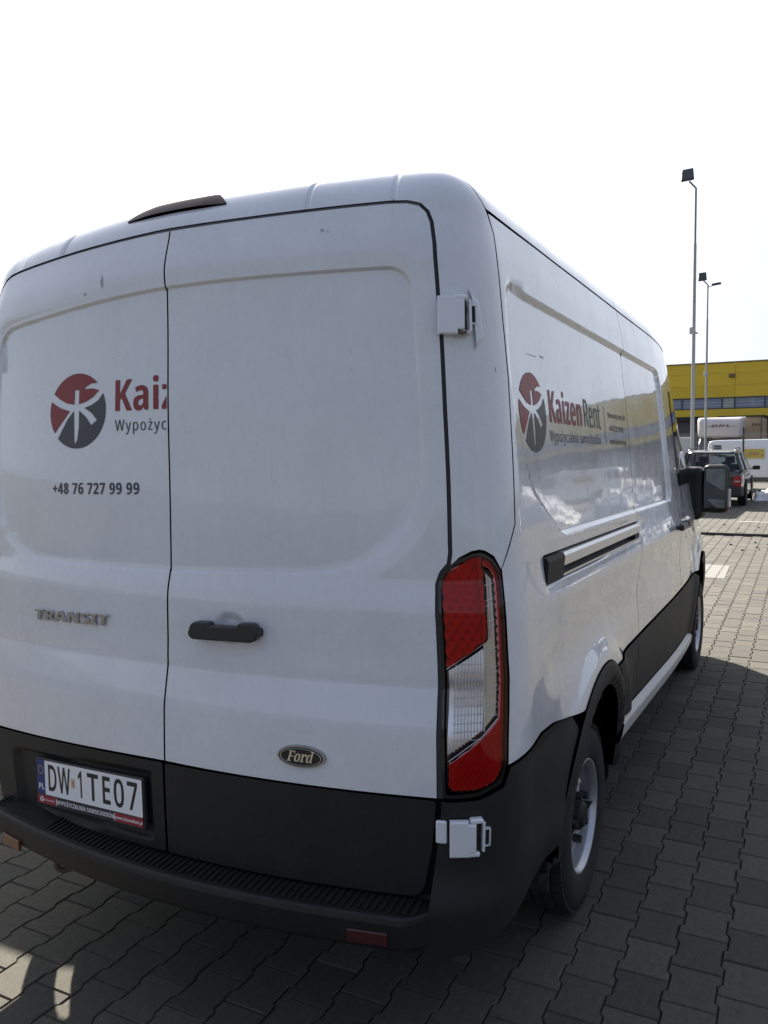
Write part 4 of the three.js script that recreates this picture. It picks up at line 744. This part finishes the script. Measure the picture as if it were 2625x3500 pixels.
/* ---- dark grey family car ---- */
{
  const zr = -20.9, gy = groundY(-23), car = thing('parked_car', 'dark grey estate car with roof rails parked with its back towards the van', 'car', [-.56, gy, zr]);
  const paint = phys(lin(.035, .040, .040), .3, { metalness: .5, clearcoat: 1, clearcoatRoughness: .04 });
  part('body', loft([[-.02, .68, .66, .38, .86, .08], [-.06, .76, .73, .30, .90, .1], [-.25, .82, .79, .24, .93, .1], [-1, .84, .81, .22, .93, .1], [-2.6, .84, .81, .22, .92, .1], [-3.2, .83, .79, .22, .90, .1], [-3.9, .80, .74, .24, .80, .1], [-4.15, .72, .62, .32, .70, .1]], 5), paint, car);
  part('rear_bumper', loft([[.035, .64, .66, .30, .52, .06], [.01, .74, .75, .27, .54, .07], [-.15, .825, .825, .25, .54, .06]], 4), std(lin(.03, .032, .033), .5), car);
  part('roof', loft([[-.34, .50, .46, 1.365, 1.40, .02], [-.42, .60, .54, 1.36, 1.43, .03], [-.8, .62, .55, 1.37, 1.455, .03], [-1.6, .63, .56, 1.38, 1.46, .03], [-2.2, .61, .54, 1.36, 1.43, .03], [-2.45, .58, .52, 1.335, 1.385, .02]], 4), paint, car);
  for (const s of [-1, 1]) {
    part('pillar', bar(V3(s * .60, 1.385, -.40), V3(s * .755, .90, -.12), .045, 8), paint, car); part('pillar', bar(V3(s * .62, 1.385, -1.35), V3(s * .785, .92, -1.30), .03, 8), paint, car);
    part('pillar', bar(V3(s * .61, 1.36, -2.42), V3(s * .77, .91, -3.15), .03, 8), paint, car); part('pillar', bar(V3(s * .62, 1.385, -.42), V3(s * .61, 1.36, -2.42), .028, 8), paint, car);
    part('side_glass', quad([s * .785, .92, -.20], [s * .785, .92, -1.3], [s * .625, 1.38, -1.35], [s * .61, 1.38, -.45]), tintDark, car);
    part('side_glass', quad([s * .785, .92, -1.3], [s * .775, .91, -3.05], [s * .615, 1.36, -2.42], [s * .625, 1.38, -1.35]), tintDark, car);
    part('roof_rail', [bar(V3(s * .555, 1.50, -.55), V3(s * .56, 1.505, -2.1), .014, 6), bar(V3(s * .565, 1.44, -.48), V3(s * .555, 1.50, -.60), .016, 6), bar(V3(s * .565, 1.44, -2.2), V3(s * .56, 1.505, -2.05), .016, 6)], M.plasticSmooth, car);
    part('tail_lamp', loft([[.012, .09, .085, .50, .80, .04], [-.12, .125, .115, .48, .82, .04]], 3).translate(s * .665, 0, 0).rotateY(0), M.red, car);
    part('lamp_band', box(.13, .03, .03, s * .665, .665, .008), std(lin(.6, .55, .5), .3), car);
    part('door_mirror', [rbox(.2, .12, .09, .03, s * .97, .93, -2.7, 3), box(.1, .03, .03, s * .85, .90, -2.72)], M.plasticSmooth, car);
    part('mirror_glass', rbox(.16, .09, .006, .002, s * .97, .93, -2.652), M.mirror, car);
    carWheel(s * .745, .31, -.72, car); carWheel(s * .745, .31, -3.32, car);
    part('wheel_arch', [cyl(.37, .37, .03, 28).rotateZ(Math.PI / 2).translate(s * .832, .32, -.72)], M.liner, car); part('wheel_arch', [cyl(.37, .37, .03, 28).rotateZ(Math.PI / 2).translate(s * .826, .32, -3.32)], M.liner, car);
    part('door_handle', rbox(.03, .03, .16, .01, s * .835, .78, -1.1), paint, car); part('door_handle', rbox(.03, .03, .16, .01, s * .835, .78, -2.0), paint, car);
  }
  part('rear_glass', quad([-.70, .90, -.055], [.70, .90, -.055], [.55, 1.36, -.34], [-.55, 1.36, -.34]), tint, car);
  part('windscreen', quad([.70, .92, -3.15], [-.70, .92, -3.15], [-.56, 1.35, -2.44], [.56, 1.35, -2.44]), tint, car);
  for (const s of [-1, 1]) { part('rear_seat', rbox(.5, .5, .14, .05, s * .32, .72, -.95, 3), M.liner, car); part('headrest', rbox(.24, .17, .09, .04, s * .33, 1.06, -.97, 3), M.liner, car); part('front_seat', rbox(.48, .6, .14, .05, s * .34, .75, -1.9, 3), M.liner, car); part('headrest', rbox(.25, .19, .1, .04, s * .34, 1.17, -1.92, 3), M.liner, car); }
  part('headrest', rbox(.22, .13, .09, .04, 0, 1.02, -.97, 3), M.liner, car); part('dashboard', rbox(1.4, .2, .4, .06, 0, .84, -3.0), M.liner, car);
  part('interior_mirror', rbox(.2, .06, .02, .008, .08, 1.26, -2.5), M.mirror, car);
  part('rear_wiper', bar(V3(.05, .92, -.03), V3(-.42, .97, -.06), .010, 6), M.plasticSmooth, car);
  part('number_plate', box(.50, .11, .012, 0, .60, .006), std(lin(.6, .6, .58), .5), car); part('tailgate_line', box(1.30, .008, .01, 0, .555, .012), M.seam, car);
  part('tailgate_badge', cyl(.055, .055, .012, 20).rotateX(Math.PI / 2).translate(0, .80, .0), M.chrome, car);
  part('aerial', bar(V3(0, 1.44, -.55), V3(0, 1.50, -.62), .008, 6), M.plasticSmooth, car);
}
/* a second car in the next bay to the left: out of the frame, its shadow crosses the pavers behind the van */
{
  const src = scene.getObjectByName('parked_car'), c = src.clone(); c.name = numbered('parked_car'); c.position.set(-2.6, 0, -1.60); c.userData = { label: 'dark estate car in the bay beside the large white van', category: 'car' }; scene.add(c);
}
/* ---- small white delivery vans, side on, with the yellow sticker ---- */
const sticker = (() => { const cv = document.createElement('canvas'); cv.width = 512; cv.height = 224; const c = cv.getContext('2d'); c.fillStyle = '#b9a022'; c.fillRect(0, 0, 512, 224); c.fillStyle = '#8a1a20'; c.save(); c.translate(256, 112); c.transform(1, 0, -.32, 1, 0, 0); c.font = 'bold 118px sans-serif'; c.textAlign = 'center'; c.scale(1.25, .8); c.fillText('DHL', 0, 46); c.restore(); for (let i = 0; i < 3; i++) { c.fillRect(8, 132 + i * 12, 78 - i * 8, 6); c.fillRect(424 + i * 4, 132 + i * 12, 80, 6); } const t = new THREE.CanvasTexture(cv); t.colorSpace = THREE.SRGBColorSpace; return t; })();
function smallVan(x, z, label, group, turn = -Math.PI / 2) { // length along x
  const v = thing('delivery_van', label, 'van', [x, groundY(z), z], turn, group);
  const wp = phys(lin(.72, .73, .74), .35, { clearcoat: 1, clearcoatRoughness: .05 });
  part('body', loft([[-4.6, .74, .50, .35, .80, .1], [-4.5, .80, .66, .28, .95, .12], [-3.75, .86, .80, .24, 1.08, .12], [-3.3, .86, .66, .24, 1.55, .1], [-2.9, .87, .66, .24, 1.72, .13], [-2.2, .87, .70, .24, 1.78, .13], [-.25, .87, .70, .24, 1.76, .13], [-.06, .86, .70, .26, 1.72, .13], [0, .80, .64, .34, 1.64, .13]], 5), wp, v);
  for (const s of [-1, 1]) {
    part('cab_glass', quad([s * .872, 1.05, -3.6], [s * .874, 1.05, -2.55], [s * .725, 1.60, -2.6], [s * .722, 1.60, -3.12]), M.darkGlass, v);
    part('rear_side_glass', quad([s * .808, 1.20, -.12], [s * .812, 1.20, -.46], [s * .742, 1.58, -.46], [s * .738, 1.58, -.16]), M.darkGlass, v);
    part('lower_strip', box(.02, .16, 3.3, s * .872, .36, -1.95), M.plasticSmooth, v);
    carWheel(s * .80, .32, -.95, v); carWheel(s * .80, .32, -3.75, v);
    part('wheel_arch', cyl(.38, .38, .03, 24).rotateZ(Math.PI / 2).translate(s * .862, .34, -.95), M.liner, v); part('wheel_arch', cyl(.38, .38, .03, 24).rotateZ(Math.PI / 2).translate(s * .862, .34, -3.75), M.liner, v);
    part('tail_lamp', rbox(.04, .5, .05, .015, s * .80, 1.15, -.03), M.red, v);
    part('company_sticker', new THREE.PlaneGeometry(.66, .33).rotateY(s * Math.PI / 2).rotateZ(s * .107).translate(s * .808, 1.27, -1.55), std(lin(1, 1, 1), .5, 0, { map: sticker }), v, 'yellow sticker with red letters DHL');
  }
  part('windscreen', quad([.62, 1.10, -3.80], [-.62, 1.10, -3.80], [-.58, 1.56, -3.32], [.58, 1.56, -3.32]), M.darkGlass, v);
  part('rear_glass', quad([-.6, 1.1, .012], [.6, 1.1, .012], [.55, 1.52, -.0], [-.55, 1.52, -.0]), M.darkGlass, v);
  return v;
}
smallVan(-1.55, -31, 'white delivery van with a yellow sticker behind the wire fence and dark car', 'delivery vans behind the fence');
smallVan(7.0, -33, 'white delivery van with a yellow sticker behind the snow heaps', 'delivery vans behind the fence');
{ // a taller van beside the dark car, hidden behind the big van; its shadow lies on the far pavers
  const v = smallVan(-2.95, -20.2, 'tall white van parked beside the dark grey estate car', 'delivery vans behind the fence', 0); v.scale.set(1.15, 1.32, 1.15); delete v.userData.group; v.position.y = groundY(-20.2);
}
/* ---- truck with a roof deflector ---- */
{
  const z = -47, gy = groundY(z), t = thing('box_truck', 'box truck with pale roof deflector above a dark cab before the yellow warehouse', 'truck', [-2.65, gy, z]), dy = -gy;
  const cabm = phys(lin(.03, .03, .032), .3, { clearcoat: 1 });
  part('cab', loft([[.15, 1.0, .98, .45, 1.2, .12], [0, 1.14, 1.10, .40, 1.55, .14], [-.35, 1.16, 1.08, .40, 1.95, .14], [-1.9, 1.16, 1.08, .40, 1.98, .14]], 5), cabm, t);
  part('windscreen', quad([-1.0, 1.22, .04], [1.0, 1.22, .04], [.96, 1.82, -.24], [-.96, 1.82, -.24]), M.darkGlass, t);
  part('headlamp', rbox(.3, .18, .06, .03, -.82, .75, .10), M.chrome, t); part('headlamp', rbox(.3, .18, .06, .03, .82, .75, .10), M.chrome, t);
  part('roof_deflector', loft([[.0, .92, 1.05, 1.98 + dy * .1, 2.55 + dy, .16], [-.28, 1.14, 1.18, 1.97 + dy * .1, 2.80 + dy, .2], [-.9, 1.20, 1.22, 1.97 + dy * .1, 2.86 + dy, .16], [-1.7, 1.22, 1.22, 1.97 + dy * .1, 2.88 + dy, .08]], 6), phys(lin(.56, .52, .50), .5, { clearcoat: .3 }), t, 'pale moulded roof deflector lettered DHL');
  const T = textShapes(fBold, 'DHL', .22, 1.5, .04), g = []; for (const [s, x] of T.out) { const e = new THREE.ExtrudeGeometry(s, { depth: .012, bevelEnabled: false, curveSegments: 4 }); e.applyMatrix4(new THREE.Matrix4().set(1.5, .5, 0, x - T.w / 2, 0, .72, 0, 0, 0, 0, 1, 0, 0, 0, 0, 1)); g.push(e); }
  const tg = merge([...g, box(.3, .012, .012, -.62, .03, .006), box(.3, .012, .012, .62, .03, .006)]); tg.rotateX(-.36).translate(.02, 2.32 + dy, .04); part('deflector_lettering', tg, std(lin(.10, .03, .03), .6), t, 'dark slanted letters reading DHL');
  part('box_body', [box(2.6, 2.25, 6.6, .70, 1.74 + dy, -5.4)], std(lin(.42, .33, .22), .7), t, 'tan box body');
  part('box_frame', [box(.06, 2.27, .06, -.60, 1.74 + dy, -2.08), box(.06, 2.27, .06, 2.0, 1.74 + dy, -2.08), box(2.66, .06, .06, .70, 2.87 + dy, -2.08)], std(lin(.12, .09, .07), .6), t);
  const L = textShapes(fBold, 'DHL', .16, 1.1, 0), lg = []; for (const [s, x] of L.out) lg.push(new THREE.ExtrudeGeometry(s, { depth: .006, bevelEnabled: false, curveSegments: 3 }).translate(x + 1.5, 2.35 + dy, -2.10)); part('box_lettering', lg, std(lin(.12, .04, .02), .6), t);
  carWheel(-.95, .42, -.9, t, .28); carWheel(.95, .42, -.9, t, .28); carWheel(-.7, .42, -6.2, t, .5); carWheel(1.7, .42, -6.2, t, .5);
}
/* ---- pale trailer at the left of the truck ---- */
{
  const z = -41, t = thing('trailer', 'pale box trailer standing beside the truck behind the lamp post', 'trailer', [-5.0, groundY(z), z]);
  part('box_body', rbox(3.2, 1.75, 2.2, .06, 0, 1.1, 0), std(lin(.55, .56, .55), .6), t); part('stripe', box(3.0, .22, .01, 0, .62, 1.106), std(lin(.45, .36, .05), .6), t);
  carWheel(-1.0, .3, .7, t); carWheel(1.0, .3, .7, t);
}
/* ---- wire fence with posts ---- */
{
  const z = -28, x0 = -7.9, n = 9, step = 2.56, gy = groundY(z), wm = std(lin(.42, .43, .43), .5, .4), pm = std(lin(.03, .03, .03), .6);
  const f = thing('wire_fence', 'tall welded wire fence between the dark car and the white delivery van', 'fence', [0, gy, z]);
  for (let i = 0; i <= n; i++) part('fence_post', rbox(.06, 2.16, .06, .006, x0 + i * step, 1.08, 0), pm, f);
  for (let i = 0; i < n; i++) { const g = []; for (let x = .05; x < step; x += .05) g.push(box(.005, 1.95, .005, x0 + i * step + x, 1.02, .03)); for (let y = .1; y < 2; y += .2) g.push(box(step - .06, .006, .006, x0 + i * step + step / 2, y, .036)); const m = part('wire_mesh', g, wm, f); m.userData.kind = 'stuff'; }
}
/* ---- lamp posts ---- */
function lampPost(x, z, h, label, two) {
  const p = thing('lamp_post', label, 'lamp post', [x, groundY(z), z], 0, 'lamp posts by the warehouse'), gm = std(lin(.25, .26, .27), .5, .3), gm2 = std(lin(.36, .365, .37), .55, .2), dk = std(lin(.05, .052, .055), .5, .3);
  part('shaft', [cyl(.046, .066, h * .80, 16, 0, h * .40, 0)], gm2, p);
  part('upper_tube', [cyl(.034, .034, h * .175, 14, 0, h * .885, 0)], gm, p);
  part('bracket', bar(V3(0, h * .972, 0), V3(-.20, h * .995, .05), .03, 10), gm, p);
  part('base_plate', rbox(.34, .03, .34, .008, 0, .015, 0), gm, p);
  const head = rbox(.40, .09, .52, .03, 0, 0, 0, 3); { const q = head.attributes.position; for (let i = 0; i < q.count; i++) if (q.getX(i) > .1 && q.getZ(i) < 0) q.setX(i, q.getX(i) * .8); } head.rotateX(.95).rotateZ(.05);
  part('lamp_head', head.translate(-.24, h * 1.014, .10), dk, p); const gl = rbox(.30, .012, .34, .004); gl.rotateX(.95).rotateZ(.05); part('lamp_glass', gl.translate(-.235, h * 1.014 - .026, .145), phys(lin(.45, .46, .48), .15), p);
  part('clamp_box', [rbox(.16, .22, .14, .03, -.05, h * .525, .04), bar(V3(0, h * .52, 0), V3(.12, h * .515, .05), .03, 8)], std(lin(.45, .45, .45), .5), p);
  if (two) { part('side_arm', bar(V3(0, h * .962, 0), V3(.22, h * .966, .04), .022, 8), gm, p); const h2 = rbox(.42, .08, .3, .025); h2.rotateZ(.1); part('lamp_head', h2.translate(.40, h * .972, .06), dk, p); }
}
lampPost(-1.73, -27.2, 10.15, 'tall grey lamp post with one floodlight, rising behind the dark car');
lampPost(-2.90, -42.5, 9.75, 'grey lamp post with two floodlights, standing behind the truck', true);
/* ---- snow heaps ---- */
const snowM = std(lin(.78, .79, .80), .85, 0, { map: dataTex(256, (u, v) => { const n = .93 + .05 * tnoise(u, v, 10) + (rnd() - .5) * .06, d = Math.max(0, tnoise(u, v, 16) - .35) * .9; return [n - d, n - d * 1.05, n - d * 1.15]; }, true) });
function snow(x, z, w, d, h, label) {
  const g = new THREE.PlaneGeometry(w, d, 56, 40).rotateX(-Math.PI / 2), p = g.attributes.position;
  for (let i = 0; i < p.count; i++) { const X = p.getX(i), Z = p.getZ(i), e = Math.max(0, 1 - (2 * X / w) ** 2) * Math.max(0, 1 - (2 * Z / d) ** 2); const r = .55 + .45 * noise3(X * .9 + x, Z * 1.1, 5) + .22 * noise3(X * 3 + x, Z * 3, 9) + .10 * noise3(X * 9, Z * 9, 2 + x); p.setY(i, Math.sqrt(e) * h * Math.max(.05, r) - .03); }
  g.computeVertexNormals(); const m = new THREE.Mesh(g, snowM); m.name = numbered('snow_heap'); m.position.set(x, groundY(z), z); m.castShadow = m.receiveShadow = true; m.userData = { label, category: 'snow', group: 'snow heaps along the fence' }; scene.add(m);
}
snow(1.75, -24.6, 2.9, 2.2, .85, 'low dirty snow heap beside the dark car');
snow(5.2, -25.6, 3.6, 2.6, 1.15, 'taller snow heap before the wire fence, next to the low dirty heap');
snow(9.4, -25.2, 4.6, 2.8, 1.5, 'largest snow heap, in front of the second delivery van');
snow(13.2, -24.4, 3.0, 2.4, .9, 'snow heap at the end of the row by the fence');
/* ---- yellow warehouse ---- */
{
  const Z = -62, gy = groundY(Z) - .1, b = thing('warehouse', 'long yellow clad warehouse with a strip of windows and dark loading doors', 'building', [0, gy, Z]);
  const ymat = [[.74, .515, .03], [.70, .49, .028], [.77, .535, .035]].map(c => std(lin(...c), .55)), brown = std(lin(.16, .105, .05), .7), grey = std(lin(.10, .10, .105), .6), frame = std(lin(.05, .055, .07), .5);
  const X0 = -45, X1 = 27, dy = -gy;
  part('core_wall', box(X1 - X0 - .2, 6.9 + dy, 20, (X0 + X1) / 2, (6.9 + dy) / 2, -10.3), std(lin(.2, .15, .04), .8), b);
  for (let r = 0; r < 3; r++) { const y0 = [4.60, 5.42, 6.28][r], y1 = [5.415, 6.275, 7.0][r]; for (let x = X0; x < X1 - 1; x += 6) part('cladding_panel', box(5.985, y1 - y0 - .006, .10, x + 3, (y0 + y1) / 2 + dy, -.05), ymat[(rnd() * 3) | 0], b); }
  part('parapet_cap', box(X1 - X0, .09, .5, (X0 + X1) / 2, 7.05 + dy, -.2), std(lin(.18, .13, .03), .5), b);
  for (let x = X0; x < X1 - 1; x += 6) part('cladding_panel', box(5.985, .56, .10, x + 3, 3.475 + dy, -.05), ymat[(rnd() * 3) | 0], b);
  // window strip: each window with its frame, pane and blinds behind the glass
  const wx = [-15.6, -13.0, -10.4, -8.9, -6.6, -3.88, -3.05, -1.09, 1.3, 3.7, 6.1, 8.5, 10.9, 13.3, 15.7, 18.1, 20.5];
  part('window_band', box(X1 - X0 - .1, .84, .06, (X0 + X1) / 2, 4.18 + dy, -.16), frame, b);
  const glass = phys(lin(.16, .20, .28), .08, { clearcoat: 1 }), glassPale = phys(lin(.30, .33, .30), .15, { clearcoat: 1 }), blind = std(lin(.45, .5, .58), .6);
  for (let i = 0; i < wx.length - 1; i++) { const w = wx[i + 1] - wx[i], c = (wx[i] + wx[i + 1]) / 2, W = part('window', [box(w, .07, .10, c, 4.555 + dy, -.06), box(w, .07, .10, c, 3.80 + dy, -.06), box(.09, .70, .098, wx[i] + .045, 4.18 + dy, -.06)], frame, b); part('pane', box(w - .1, .68, .01, c + .04, 4.18 + dy, -.10), i === 5 ? glassPale : glass, W); for (const y of [4.02, 4.24]) part('blind_rail', box(w - .14, .022, .008, c + .04, y + dy, -.09), blind, W); }
  part('plinth', box(X1 - X0, 3.18 + dy, .12, (X0 + X1) / 2, (3.18 + dy) / 2, -.14), brown, b);
  for (let i = 0; i < 12; i++) { const x = -22 + i * 3.9, D = part('dock_door', box(2.7, 2.9, .06, x, 1.6 + dy, -.04), i % 3 ? grey : std(lin(.5, .5, .5), .6), b); for (let k = 0; k < 4; k++) part('door_slat', box(2.66, .68, .02, x, .52 + dy + k * .71, .0), i % 3 ? grey : std(lin(.55, .55, .54), .6), D); part('dock_hood', box(3.1, .3, .5, x, 3.1 + dy, .2), std(lin(.03, .03, .03), .7), D); }
  part('wall_light', rbox(.42, .26, .16, .03, -3.2, 6.09 + dy, .08), std(lin(.16, .11, .05), .5), b);
}
renderer.render(scene, camera);
